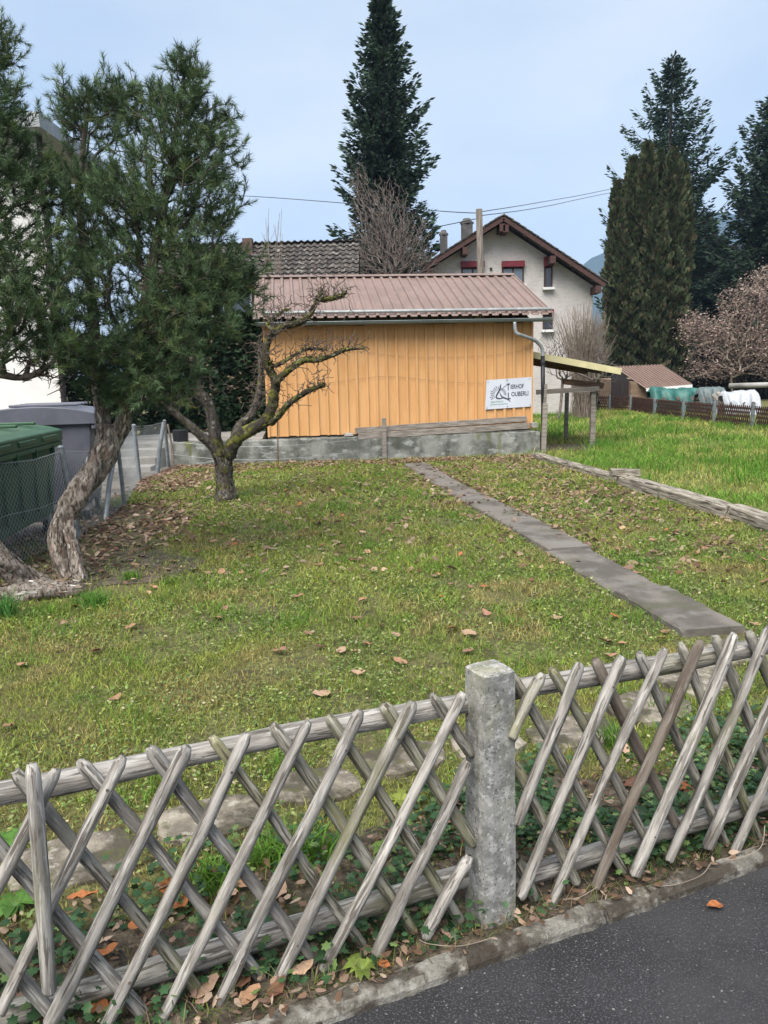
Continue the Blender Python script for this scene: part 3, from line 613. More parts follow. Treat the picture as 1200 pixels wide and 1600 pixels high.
# the rest of the 300 largest, near first
cnt = 300 - len(lawn_px); k = 0
while k < cnt:
    y = 5.5 + 6.5 * rng.random() ** 1.1; x = rng.uniform(-3.6, 3.9)
    w = .25 + .75 * (x > 1.2) + (1.6 if ((x + 2.9) ** 2 + (y - 7.6) ** 2) < 2.2 else 0) + (.6 if y > 10 else 0)
    if rng.random() * 1.8 > w or near_seg(G([x]), G([y]), PA, PB)[0] < .2 or beyond_logs(G([x]), G([y]))[0] or x < -3.7: continue
    put_leaf(x, y, rng.uniform(.055, .095), z=.02); k += 1
N = 130000; y = 5.8 + 9.2 * rng.random(N) ** .7; x = rng.uniform(-4.0, 4.2, N); dpth = near_seg(x, y, PA, PB)
w = .12 + .20 * (x > PA.x + (y - PA.y) * PD.x / PD.y) + .55 * (((x + 3.0) / .8) ** 2 + ((y - 8.0) / 2.4) ** 2 < 1) + 1.0 * (((x + 3.4) / .6) ** 2 + ((y - 12.8) / 1.7) ** 2 < 1)
bd = (x - BO.x) * BYv.x + (y - BO.y) * BYv.y; w = (w + .75 * ((bd > -1.3) & (bd < -.25)) + .2 * (dpth < .5)) * (.1 + 2.0 * np.clip(fnoise(x, y, .5, 133) - .2, 0, 1))
m_ = (rng.random(N) * 2.6 < w) & (bd < -.24) & ((dpth > .18) | (rng.random(N) < .12)) & ~beyond_logs(x, y); xs, ys = list(x[m_]), list(y[m_])
# debris on the soil under the fence
a_ = rng.uniform(-2.6, 2.9, 2600); s_ = np.where(rng.random(2600) < .15, rng.uniform(.02, .1, 2600), rng.uniform(.075, .7, 2600)); xs += list(K0.x + KD.x * a_ + KN.x * s_); ys += list(K0.y + KD.y * a_ + KN.y * s_)
xs, ys = G(xs), G(ys); n = len(xs)
pal = G([(.34, .235, .165), (.17, .105, .07), (.44, .33, .25), (.28, .185, .14), (.12, .08, .055)])
V, F, cc = discs(xs, ys, np.where(near_seg(xs, ys, PA, PB) < .2, .055, rng.uniform(.012, .04, n)), np.where(ys < 5.4, rng.uniform(.004, .011, n), rng.uniform(.012, .028, n)), pal[rng.integers(0, 5, n)] * rng.uniform(.7, 1.25, (n, 1)), .6, 5, 1.9)
tag(npmesh('leaf_litter', V, F, mt['grass'], col=cc), 'brown leaf litter strewn along fence, path and barn', 'leaf litter', kind='stuff')
# dry runners and twigs at the kerb
def runner(pts, r, label):
    q = smooth_path([gp(px, py, z) for px, py, z in pts], 5); o = MB().tube(q, lerp_list([r, r * .6], len(q)), 5).build('dry_runner', mt['pale_twig'], loc=q[0]); tag(o, label, 'twig', 'dry runners at the kerb')
runner([(1195, 1290, .08), (1188, 1325, .04), (1150, 1342, .03), (1128, 1342, .03)], .0018, 'pale dry runner arching by the rightmost slat feet')
runner([(1110, 1350, .03), (1095, 1368, .02), (1060, 1381, .015), (1030, 1385, .012)], .0016, 'pale dry runner lying along the kerb edge, right')
runner([(770, 1465, .02), (720, 1478, .02), (672, 1475, .03), (655, 1468, .04)], .0015, 'dry runner on the kerb left of the concrete post')
runner([(1128, 1345, .02), (1160, 1330, .05), (1185, 1322, .06)], .0014, 'thin dry runner under the right bay slats')
runner([(935, 1385, .06), (905, 1402, .03), (880, 1405, .03)], .0013, 'thin dry stalk hanging over the kerb joint')

# ------------------------------------------------------------------ orange barn
def bl(px, py, off=0.0):
    """point on the barn front (off metres in front of it) in barn coordinates"""
    p = plane_hit(px, py, BO - BYv * off, BYv); d = p - BO
    return Vector((d.dot(BX), -off, p.z))
BW = 5.38
barn = thing('barn', 'small orange board barn with brown ribbed metal roof', 'barn', BO, BA)
Z0, Z1 = .50, 2.62
nb = 27; bw = BW / nb
bm_ = MB().box((0, 0, 0), (bw - .004, .022, Z1 - Z0), jit=.0008); b_me = bm_.build('board', mt['orange']); board_me = b_me.data; bpy.data.objects.remove(b_me)
bm_ = MB().box((0, 0, 0), (.046, .028, Z1 - Z0), jit=.0008); b_me = bm_.build('batten', mt['orange']); batten_me = b_me.data; bpy.data.objects.remove(b_me)
Mb = MW[barn.name]
for k in range(nb):
    piece('board', board_me, barn, Mb @ Matrix.Translation((bw * (k + .5), -.011 + random.uniform(-.002, .002), (Z0 + Z1) / 2 + random.uniform(-.01, .01))) @ Matrix.Rotation(random.uniform(-.003, .003), 4, 'Z'))
for k in range(nb + 1):
    x = min(max(bw * k + random.uniform(-.008, .008), .026), BW - .026)
    piece('batten', batten_me, barn, Mb @ Matrix.Translation((x, -.038, (Z0 + Z1) / 2 - .004)) @ Matrix.Rotation(random.uniform(-.0025, .0025), 4, 'Y'))
D = 4.8; RZ = 3.82; EZ = 2.72; RY = 2.35
MB().prism([(.012, .03, Z0), (.012, D, Z0), (.012, D, Z1), (.012, RY, RZ - .12), (.012, .03, Z1 + .02)], (.03, 0, 0)).build('side_wall', mt['orange'], barn, local=True)
MB().prism([(BW - .042, .03, Z0), (BW - .042, D, Z0), (BW - .042, D, Z1), (BW - .042, RY, RZ - .12), (BW - .042, .03, Z1 + .02)], (.03, 0, 0)).build('side_wall', mt['orange'], barn, local=True)
MB().box((BW / 2, D + .02, (Z0 + Z1) / 2), (BW, .03, Z1 - Z0)).build('rear_wall', mt['orange'], barn, local=True)
MB().box((BW / 2, .02, (Z0 + Z1) / 2), (BW - .1, .016, Z1 - Z0 + .1)).build('backing', mt['brownwood'], barn, local=True)
MB().beam((-.12, -.16, Z1 + .03), (BW + .15, -.16, Z1 + .03), .32, .025).build('soffit', mt['brownwood'], barn, local=True)
# ribbed roof sheets, 0.2 m pitch
def rib_profile(x0, n, pitch):
    out = []
    for k in range(n):
        x = x0 + k * pitch; out += [(x, 0), (x + pitch * .60, 0), (x + pitch * .68, .036), (x + pitch * .92, .036)]
    out.append((x0 + n * pitch, 0)); return out
def roof_side(ys, zs, ye, ze, tag_n, x0, x1, pitch, parent, m, ns, thick=.006):
    tot = round((x1 - x0) / pitch); per = math.ceil(tot / ns); k = 0
    while k < tot:
        n = min(per, tot - k); pr = rib_profile(x0 + k * pitch + .002, n, pitch); pr[-1] = (pr[-1][0] - .004, 0)
        d = Vector((0, ye - ys, ze - zs)).normalized(); nn = Vector((0, -d.z, d.y));  nn = nn if nn.z > 0 else -nn
        b = MB(); m_ = len(pr)
        for (yy, zz) in ((ys, zs), (ye, ze)):
            for (x, h) in pr: b.v.append(Vector((x, yy, zz)) + nn * h)
            for (x, h) in pr: b.v.append(Vector((x, yy, zz)) + nn * (h - thick))
        for i in range(m_ - 1):
            b.f += [(i, i + 1, 2 * m_ + i + 1, 2 * m_ + i), (m_ + i + 1, m_ + i, 3 * m_ + i, 3 * m_ + i + 1), (i + 1, i, m_ + i, m_ + i + 1), (2 * m_ + i, 2 * m_ + i + 1, 3 * m_ + i + 1, 3 * m_ + i)]
        b.build(tag_n, m, parent, local=True); k += n
EY = -.40
roof_side(EY, EZ + .02, RY, RZ, 'roof_sheet', -.16, BW + .30, .2, barn, mt['roof_sheet'], 6)
roof_side(D + .4, EZ + .02, RY, RZ, 'roof_sheet', -.16, BW + .30, .2, barn, mt['roof_sheet'], 6)
MB().prism([(-.18, RY - .13, RZ + .005), (-.18, RY, RZ + .06), (-.18, RY + .13, RZ + .005), (-.18, RY + .13, RZ + .0), (-.18, RY, RZ + .05), (-.18, RY - .13, RZ + .0)], (BW + .46, 0, 0)).build('ridge_cap', mt['roof_sheet'], barn, local=True)
MB().prism([(BW + .26, EY, EZ + .06), (BW + .26, RY, RZ + .045), (BW + .26, RY, RZ - .1), (BW + .26, EY, EZ - .07)], (.03, 0, 0)).build('verge_board', mt['roof_sheet'], barn, local=True)
sg = MB().tube([(.0, EY + .13, EZ + .135), (BW + .28, EY + .13, EZ + .135)], .034, 10).build('snow_guard', mt['zinc'], barn, local=True, smooth=False)
for k in range(7): MB().box((.3 + k * .85, EY + .13, EZ + .08), (.03, .03, .09)).build('bracket', mt['zinc'], sg, local=True)
# gutter: half round trough
b = MB(); n = 9; gy, gz = EY + .05, EZ - .055
for xx in (-.1, BW + .27):
    for r in (.06, .054):
        for k in range(n + 1): a = math.pi + math.pi * k / n; b.v.append(Vector((xx, gy + r * math.cos(a), gz + r * math.sin(a))))
m_ = n + 1
for k in range(n): b.f += [(k, k + 1, 2 * m_ + k + 1, 2 * m_ + k), (m_ + k + 1, m_ + k, 3 * m_ + k, 3 * m_ + k + 1), (k + 1, k, m_ + k, m_ + k + 1), (2 * m_ + k, 2 * m_ + k + 1, 3 * m_ + k + 1, 3 * m_ + k)]
b.f += [(0, 2 * m_, 3 * m_, m_), (n, m_ + n, 3 * m_ + n, 2 * m_ + n)]
gut = b.build('gutter', mt['gutter'], barn, local=True)
MB().tube([(-.1, gy - .06, gz + .002), (BW + .27, gy - .06, gz + .002)], .009, 6).build('gutter_bead', mt['gutter'], gut, local=True)
e1 = bl(804, 503, .36); e2 = bl(815, 524, .34); e3 = bl(836, 532, .12); e4 = bl(847, 545, .08); e5 = bl(848, 562, .08); e6 = bl(849, 672, .08)
dpipe = MB().tube(smooth_path([e1, bl(806, 519, .36), e2, e3, e4, e5], 4), .036, 10).build('downpipe', mt['zinc'], barn, local=True, smooth=True)
MB().tube([bl(848, 556, .08), e6], .042, 10).build('lower_pipe', mt['black'], dpipe, local=True, smooth=True)
MB().tube([bl(848, 566, .08), bl(848, 570, .08)], .05, 10).build('pipe_collar', mt['black'], dpipe, local=True)
cab = [bl(430, 598, .05), bl(500, 600, .05), bl(600, 588, .05), bl(690, 596, .05), bl(760, 598, .05), bl(829, 590, .05)]
MB().tube(smooth_path(cab, 5), .0025, 5).build('cable', mt['shed_wall'], barn, local=True)
MB().tube(smooth_path([bl(440, 560, .05), bl(540, 548, .05), bl(640, 558, .05), bl(760, 556, .05), bl(829, 545, .05)], 5), .0022, 5).build('cable', mt['shed_wall'], barn, local=True)

# plinth wall, longer than the barn to its left
pl = thing('plinth_wall', 'stained grey concrete plinth wall under the orange barn', 'wall', BO + BX * -1.8 - BYv * .1, BA)
b = MB(); n = 60; xa, xb = -1.85, BW + .10
prof = [(-.235, -.1), (-.225, .1), (-.22, .3), (-.21, .435), (-.19, .455), (-.006, .46), (-.006, -.1)]
np_ = len(prof)
for k in range(n + 1):
    x = xa + (xb - xa) * k / n
    for (y, z) in prof: b.v.append(BO + BX * x + BYv * (y + (random.uniform(-.006, .006) if y < -.1 else 0)) + Vector((0, 0, z + (random.uniform(-.008, .006) if z > .4 else 0))))
for k in range(n):
    for i in range(np_ - 1): q = k * np_ + i; b.f.append((q, q + np_, q + np_ + 1, q + 1))
b.f.append(tuple(range(np_))); b.f.append(tuple(n * np_ + i for i in reversed(range(np_))))
b.build('concrete', mt['plinth'], pl, smooth=False)
MB().box(BO + BX * (BW / 2) + BYv * (D / 2) + Vector((0, 0, .19)), (BW - .02, D - .02, .58), Matrix.Rotation(BA, 3, 'Z')).build('floor_slab', mt['plinth'], pl)
def lplank(label, p0, p1, off, h, th, m=mt['plank_grey']):
    a, c = bl(*p0, off), bl(*p1, off); a, c = MW[barn.name] @ a, MW[barn.name] @ c
    o = MB().beam(a, c, th, h).build('plank', m, loc=a, bevel=.004); tag(o, label, 'plank', 'grey planks at the barn foot')
lplank('upper long grey plank on the barn plinth', (555, 673), (823, 654), .09, .11, .03)
lplank('lower long grey plank lying on the barn plinth edge', (560, 682), (826, 665), .20, .12, .03)
a = gp(602, 712); a = MW[barn.name] @ bl(601, 712, .27); c = MW[barn.name] @ bl(600, 653, .27)
tag(MB().beam(a - Vector((0, 0, .1)), c, .085, .03, upv=BYv).build('stake', mt['plank_grey'], loc=a, bevel=.004), 'short grey board stake standing against the plinth', 'stake')
def block(label, px, py, off, d):
    p = MW[barn.name] @ bl(px, py, off); o = MB().box(p, d, Matrix.Rotation(BA, 3, 'Z'), jit=.006).build('concrete_block', mt['terrace'], loc=p, bevel=.005); tag(o, label, 'block')
block('pale flat block at the left end of the planks', 545, 679, .12, (.17, .16, .06))
block('pale lump of mortar at the plinth right corner', 834, 664, .1, (.13, .2, .1))
for (lb, x, y0, y1, r) in [('thin reddish stick standing before the plinth', 434, 733, 640, .012), ('thin stick with wire beside the board stake', 590, 715, 658, .008)]:
    p = gp(x, y0); q = dp(x - 1, y1, p.y); tag(MB().tube([p - Vector((0, 0, .1)), p.lerp(q, .5) + Vector((.008, 0, 0)), q], r, 6).build('stick', mt['beam'], loc=p), lb, 'stick')
for (lb, z) in [('lower electric fence wire before the plinth', .18), ('upper electric fence wire before the plinth', .42)]:
    a = gp(262, 732) + Vector((0, 0, z + .1)); m1 = gp(434, 733) + Vector((0, 0, z)); c = gp(590, 715) + Vector((0, 0, z))
    tag(MB().tube(smooth_path([a, a.lerp(m1, .5) - Vector((0, 0, .05)), m1, m1.lerp(c, .5) - Vector((0, 0, .02)), c], 4), .004, 4).build('fence_wire', mt['wire'], loc=a), lb, 'wire')

# banner
ban = thing('banner', 'white vinyl banner with black lettering on the orange boards', 'banner', MW[barn.name] @ bl(757, 640, .06), BA)
c00, c10, c11, c01 = bl(758, 640, .06), bl(830.5, 635, .06), bl(830.5, 589, .06), bl(760, 594, .06)
def bq(u, v): return (c00 * (1 - u) + c10 * u) * (1 - v) + (c01 * (1 - u) + c11 * u) * v
b = MB(); nx, ny = 24, 14
def wav(u, v): return .010 * math.sin(u * 7 + v * 2) * (.4 + v) * .6 + .012 * math.exp(-((u - .42 - (1 - v) * -.1) / .05) ** 2) * max(0, v - .6) * 2
for lay in (0, 1):
    for j in range(ny + 1):
        for i in range(nx + 1):
            u, v = i / nx, j / ny; p = bq(u, v); p.y -= wav(u, v) + (0 if lay == 0 else -.003); b.v.append(p)
for j in range(ny):
    for i in range(nx):
        a = j * (nx + 1) + i; k = (nx + 1) * (ny + 1); b.f.append((a, a + 1, a + nx + 2, a + nx + 1)); b.f.append((k + a + nx + 1, k + a + nx + 2, k + a + 1, k + a))
Bm = MW[barn.name]; b.v = [Bm @ v for v in b.v]
b.build('sheet', mt['banner'], ban, smooth=True)
def on_banner(u, v, lift=.0035):
    p = bq(u, v); p.y -= wav(u, v) + lift; return Bm @ p
def text_on(name, body, u0, v0, hgt, m, wid, shear=.0, bold=.0):
    cu = bpy.data.curves.new(name, 'FONT'); cu.body = body; cu.size = 1.0; cu.offset = bold; cu.shear = shear; cu.resolution_u = 3
    o = bpy.data.objects.new(name, cu); C.objects.link(o); bpy.context.view_layer.update()
    me = bpy.data.meshes.new_from_object(o.evaluated_get(bpy.context.evaluated_depsgraph_get())); bpy.data.objects.remove(o)
    xs = [v.co.x for v in me.vertices]; ys = [v.co.y for v in me.vertices]; w = max(xs) - min(xs); h = max(ys) - min(ys); x0 = min(xs); y0 = min(ys)
    bb = MB(); bb.v = [on_banner(u0 + (v.co.x - x0) / w * wid, v0 + (v.co.y - y0) / h * hgt) for v in me.vertices]; bb.f = [tuple(p.vertices) for p in me.polygons]
    return bb.build(name, m, ban)
text_on('lettering', 'T', .452, .60, .235, mt['ink'], .07, 0, .03)
text_on('lettering', 'IERHOF', .54, .64, .15, mt['ink'], .285, 0, .018)
text_on('lettering', 'L', .482, .295, .235, mt['ink'], .06, 0, .03)
text_on('lettering', 'OUBERLI', .558, .385, .155, mt['ink'], .37, 0, .018)
text_on('small_lettering', 'BOLTHALD', .115, .215, .055, mt['green_ink'], .27, .25, .012)
def stroke(name, pts, ws, m):
    pts = [Vector((p[0], p[1], 0)) for p in pts]; pts = smooth_path(pts, 5); ws = lerp_list(ws, len(pts)); bb = MB()
    asp = 1.55
    for i, p in enumerate(pts):
        d = pts[min(i + 1, len(pts) - 1)] - pts[max(i - 1, 0)]; d = Vector((d.x * asp, d.y, 0)).normalized(); nn = Vector((-d.y / asp, d.x, 0)) * ws[i] / 2
        bb.v += [on_banner(p.x + nn.x, p.y + nn.y), on_banner(p.x - nn.x, p.y - nn.y)]
    for i in range(len(pts) - 1): bb.f.append((2 * i, 2 * i + 1, 2 * i + 3, 2 * i + 2))
    return bb.build(name, m, ban)
stroke('emblem_curve', [(.325, .84), (.31, .70), (.285, .60), (.235, .46), (.235, .38), (.285, .345), (.36, .345)], [.01, .05, .055, .05, .05, .045, .03], mt['ink'])
stroke('emblem_curve', [(.305, .56), (.325, .47), (.37, .38), (.46, .32), (.55, .21)], [.01, .03, .055, .045, .008], mt['ink'])
for k in range(14): stroke('small_mark', [(.105 + k * .028, .145 + .006 * (k % 3)), (.122 + k * .028, .15 + .004 * (k % 2))], [.03, .03], mt['green_ink'])
stroke('emblem_curve', [(.34, .62), (.39, .72), (.46, .79)], [.01, .018, .01], mt['ink'])
for k in range(17):
    a = R(205 - k * 13); 
    if 92 < math.degrees(a) < 100: continue
    r0, r1 = (.17, .315 + .02 * math.sin(k * 2.1)) if math.cos(a) < .25 else (.14, .235); c = (.30, .47)
    stroke('emblem_ray', [(c[0] + r0 * math.cos(a) / 1.55, c[1] + r0 * math.sin(a)), (c[0] + r1 * math.cos(a) / 1.55, c[1] + r1 * math.sin(a))], [.008, .024], mt['ink'])
for (u, v) in [(.035, .93), (.46, .95), (.955, .94), (.035, .05), (.48, .05), (.965, .06)]:
    bb = MB(); bb.add([on_banner(u + .012 * math.cos(t * .785), v + .019 * math.sin(t * .785), .006) for t in range(8)], [tuple(range(8))]); bb.build('eyelet', mt['galv'], ban)

# stakes at the corner, lean-to
def stake(label, p0, p1, Y, w, m='plank_grey'):
    a, c = dp(*p0, Y), dp(*p1, Y); o = MB().beam(a - Vector((0, 0, .15)), c, w, w * .8, upv=(0, 1, 0)).build('wooden_stake', mt[m], loc=(a.x, a.y, 0), bevel=.006); tag(o, label, 'stake', 'stakes at the barn corner')
stake('thick weathered stake at the barn corner', (849, 704), (852, 630), 15.55, .095)
stake('thinner taller stake behind the thick one at the barn corner', (846, 700), (853, 600), 15.75, .06)
lt = thing('lean_to', 'small lean-to with pale yellow sheet roof beside the barn', 'shelter', dp(925, 700, 16.9) * 1.0)
def lpost(px, py0, py1, Y, w):
    a, c = dp(px, py0, Y), dp(px + 2, py1, Y); a.z = -.1; MB().beam(a, c, w, w, upv=(0, 1, 0)).build('post', mt['plank_grey'], lt, bevel=.006)
Y1, Y2 = 16.6, 18.6
lpost(925, 700, 612, Y1, .105); lpost(884, 690, 612, Y2, .085)
MB().beam(dp(838, 613, Y1 - .1), dp(936, 607, Y1 - .1), .06, .10).build('cross_beam', mt['plank_grey'], lt)
MB().beam(dp(880, 596, Y1), dp(942, 603, Y1 + .05), .10, .12).build('purlin', mt['beam'], lt)
for f in (0, .5, 1):
    Yr = Y1 - .35 + 2.4 * f; MB().beam(Vector((BO.x + BX.x * BW + .10, Yr, 1.93)), Vector((4.95, Yr, 1.60)), .05, .09).build('rafter', mt['beam'], lt)
xa_, xb_ = 3.12, 4.98
b = MB(); nseg = 34; 
for lay in (0, -.012):
    for xx, zz in ((xa_, 2.03), (xb_, 1.655)):
        for k in range(nseg + 1): b.v.append(Vector((xx, Y1 - .5 + 2.8 * k / nseg, zz + lay + .012 * (k % 2))))
m_ = nseg + 1
for k in range(nseg): b.f += [(k, m_ + k, m_ + k + 1, k + 1), (2 * m_ + k, 2 * m_ + k + 1, 3 * m_ + k + 1, 3 * m_ + k), (m_ + k, 3 * m_ + k, 3 * m_ + k + 1, m_ + k + 1), (k, k + 1, 2 * m_ + k + 1, 2 * m_ + k)]
b.f += [(0, 2 * m_, 3 * m_, m_), (nseg, m_ + nseg, 3 * m_ + nseg, 2 * m_ + nseg)]
b.build('roof_sheet', mt['poly_roof'], lt)
MB().beam(Vector((xa_ + .02, Y1 - .52, 1.985)), Vector((xb_ - .02, Y1 - .52, 1.605)), .03, .13).build('fascia', mt['poly_roof'], lt)

# old timbers edging the lawn
def timber(label, a, c, w, h, seed, m='timber'):
    r = random.Random(seed); a, c = Vector(a), Vector(c); d = c - a; L = d.length; d.normalize(); sd = Vector((d.y, -d.x, 0)).normalized(); n = 9
    t_ = thing('timber', label, 'timber', a, math.atan2(d.y, d.x), 'old timbers edging the lawn'); b = MB(); m_ = 8
    for k in range(n + 1):
        p = a + d * L * k / n; ww = w * r.uniform(.97, 1.03); hh = h * r.uniform(.97, 1.02); e = .02
        if k in (0, n): ww *= .92; hh *= .94
        pf = [(-ww / 2, e), (-ww / 2, hh - e), (-ww / 2 + e, hh), (-.01, hh - r.uniform(0, .02)), (ww / 2 - e, hh * r.uniform(.95, 1)), (ww / 2, hh - e * 1.3), (ww / 2, e), (ww / 2 - e, -.02)]
        for (y, z) in pf: b.v.append(p + sd * y + Vector((0, 0, z + r.uniform(-.002, .002))))
    for k in range(n):
        for i in range(m_): q = k * m_ + i; q2 = k * m_ + (i + 1) % m_; b.f.append((q, q2, q2 + m_, q + m_))
    b.f.append(tuple(reversed(range(m_)))); b.f.append(tuple(n * m_ + i for i in range(m_)))
    b.build('beam', mt[m], t_)
timber('far weathered timber edging the lawn by the barn corner', LOGA, gp(957, 753), .17, .12, 1)
timber('long cracked timber in the middle of the lawn edging', gp(972, 760), gp(1142, 812), .18, .17, 2)
timber('nearest split timber at the right end of the edging', gp(1143, 808), gp(1330, 880), .2, .16, 3)
p = gp(977, 744, .15); p.z = 0; q = Matrix.Rotation(-.1, 3, 'Z')
tag(MB().box(p + Vector((0, .0, .205)), (.40, .15, .10), q, jit=.012).build('wood_block', mt['timber'], loc=p + Vector((0, 0, .15)), bevel=.008), 'short dark wood block lying on the timber joint', 'block')

# ------------------------------------------------------------------ wire fence on the left
wf = thing('wire_fence', 'sagging chain-link fence on leaning steel posts before the bins', 'fence', (-3.3, 8.8, 0))
PAx = gp(95, 703, .95); Cb, Ct = Vector((-3.4, 9.96, 0)), dp(184, 697, 9.96); Db, Dt = Vector((-4.04, 12.67, 0)), dp(209, 665, 12.67); Fb, Ft = gp(264, 733), dp(257, 658, 14.1)
top = [Vector((-3.40, 4.2, .97)), gp(0, 722, .95), PAx, Ct, Dt, Ft]
foot = [Vector((-3.40, 4.2, 0)), Vector((top[1].x + .02, top[1].y, 0)), Vector((PAx.x + .10, PAx.y, 0)), Cb, Db, Fb]
def gpost(a, c, r, name='post'):
    o = MB().tube([a - Vector((0, 0, .2)), a.lerp(c, .5), c], r, 10).build(name, mt['galv'], wf, smooth=False)
    if name == 'post': MB().tube([c, c + Vector((0, 0, .012)), c + Vector((0, 0, .028))], [r * 1.15, r * 1.12, r * .4], 10).build('cap', mt['galv'], o)
gpost(foot[0], top[0], .028); gpost(foot[2], top[2] + Vector((0, 0, .02)), .032); gpost(Cb, Ct, .026); gpost(Db, Dt, .034); gpost(Fb, Ft, .03)
gpost(gp(159, 816), Ct + Vector((.0, -.05, .0)), .03, 'brace'); gpost(gp(243, 742), dp(256, 660, 13.6), .036, 'brace')
b = MB(); pitch = .055
for i in range(len(top) - 1):
    t0, t1, f0, f1 = top[i], top[i + 1], foot[i], foot[i + 1]; L = (f1 - f0).length; n = max(4, round(L / pitch)); m_ = 15
    for k in range(-m_, n):
        for dr in (1, -1):
            pts = []
            for j in range(m_ + 1):
                kk = (k + j) if dr == 1 else (k + m_ - j)
                if 0 <= kk <= n:
                    u = kk / n; v = j / m_; bt = f0.lerp(f1, u); tp = t0.lerp(t1, u) - Vector((0, 0, .03 * math.sin(math.pi * u))); pts.append(bt.lerp(tp, .03 + .97 * v))
            if len(pts) > 1: b.tube([pts[0], pts[-1]], .0016 if i < 2 else .0010, 3, cap=False)
b.build('wire_mesh', mt['wire'], wf)
for v in (.5, .985):
    q = []
    for i in range(len(top)):
        q.append(foot[i].lerp(top[i], v))
        if i < len(top) - 1: q.append(foot[i].lerp(foot[i + 1], .5).lerp(top[i].lerp(top[i + 1], .5), v) - Vector((0, 0, .03)))
    MB().tube(q, .003, 4).build('line_wire', mt['wire'], wf)
a, c = gp(271, 735), dp(262, 663, 14.0)
tag(MB().tube(smooth_path([a - Vector((0, 0, .1)), a.lerp(c, .4) + Vector((.03, 0, 0)), c], 4), .016, 6).build('stick', mt['pale_twig'], loc=a), 'bent pale stick leaning at the wire fence end', 'stick')
p = gp(275, 727); tag(MB().tube([p + Vector((.05, .3, z)) for z in (0, .04, .5, .66, .68)], [.13, .14, .15, .155, .13], 18).build('water_barrel', mt['black'], loc=p, smooth=False), 'small black barrel at the wire fence end', 'barrel')

# ------------------------------------------------------------------ wheeled bins
def bin_(name, label, A, Bp, depth, H, m, lid_h, group):
    """A to B is the visible long side, body behind it"""
    d = (Bp - A); L = d.length; d.normalize(); t_ = thing(name, label, 'bin', A, math.atan2(d.y, d.x), group); Mt = MW[t_.name]
    def ring(z, ins): return [(ins, ins, z), (L - ins, ins, z), (L - ins, depth - ins, z), (ins, depth - ins, z)]
    zs = [(.22, .10), (.26, .085), (H * .72, .03), (H - lid_h - .0, .018), (H - lid_h, .0)]; b = MB()
    for z, i in zs: b.v += [Vector(p) for p in ring(z, i)]
    for k in range(len(zs) - 1):
        for j in range(4): q = k * 4 + j; q2 = k * 4 + (j + 1) % 4; b.f.append((q, q2, q2 + 4, q + 4))
    b.f.append((3, 2, 1, 0)); b.f.append(tuple(len(zs) * 4 - 4 + j for j in range(4)))
    bo = b.build('body', m, t_, local=True, bevel=.012)
    MB().box((L / 2, -.018, H - lid_h - .05), (L + .03, .05, .05)).build('rim', m, bo, local=True, bevel=.008)
    MB().box((L + .018, depth / 2, H - lid_h - .05), (.05, depth, .05)).build('rim', m, bo, local=True, bevel=.008)
    for k in range(4): MB().box((L * (.14 + .24 * k), -.03, H - lid_h - .10), (.03, .05, .11)).build('bracket', m, bo, local=True, bevel=.005)
    for k in range(5): MB().box((L * (.12 + .19 * k), .022 + .02, H * .5), (.035, .035, H * .42)).build('rib', m, bo, local=True, bevel=.008)
    lid = MB(); nn = 8
    for xx in (-.03, L + .03):
        for k in range(nn + 1):
            v = k / nn; lid.v.append(Vector((xx, -.05 + (depth + .1) * v, H - lid_h + .02 + lid_h * (.55 + .55 * math.sin(math.pi * v) ** .7))))
        lid.v += [Vector((xx, depth + .05, H - lid_h - .02)), Vector((xx, -.05, H - lid_h - .02))]
    m_ = nn + 3
    for k in range(m_): k2 = (k + 1) % m_; lid.f.append((k, k2, m_ + k2, m_ + k))
    lid.f.append(tuple(reversed(range(m_)))); lid.f.append(tuple(range(m_, 2 * m_)))
    lo = lid.build('lid', m, t_, local=True, bevel=.01)
    for k in range(3): MB().box((L * (.2 + .3 * k), -.058, H - lid_h * .72), (L * .2, .025, lid_h * .35)).build('grip', m, lo, local=True, bevel=.006)
    for k in range(4): MB().box((L * (.14 + .24 * k), depth * .42, H + .045), (.05, depth * .6, .03), Matrix.Rotation(0, 3, 'X')).build('rib', m, lo, local=True, bevel=.008)
    for (x, y) in ((.16, .14), (L - .16, .14), (.16, depth - .14), (L - .16, depth - .14)):
        w = MB().tube([(x, y - .022, .095), (x, y + .022, .095)], .095, 14).build('wheel', mt['black'], t_, local=True)
        MB().tube([(x, y - .026, .095), (x, y + .026, .095)], .05, 10).build('hub', mt['zinc'], w, local=True)
        MB().box((x, y, .185), (.1, .09, .08)).build('caster_fork', mt['zinc'], w, local=True)
    return t_
gB = gp(97, 672, 1.12); gA = gp(0, 693, 1.12); gB.z = gA.z = -.0; gA = gA + (gA - gB) * .25; sh = Vector((-.06, .0, 0))
bin_('waste_bin', 'large green wheeled waste bin behind the wire fence', gA + sh, gB + sh, .95, 1.17, mt['bin_green'], .14, 'wheeled waste bins')
rB = gp(158, 652, 1.2); rA = gp(106, 670, 1.2); rA.z = rB.z = 0; sh2 = (rB - rA) * .07 + Vector((-.10, .30, 0)); e = (rA - rB).normalized()
bin_('waste_bin', 'large grey wheeled waste bin behind the green one', rB + sh2 + e * 1.12, rB + sh2, 1.25, 1.33, mt['bin_grey'], .16, 'wheeled waste bins')

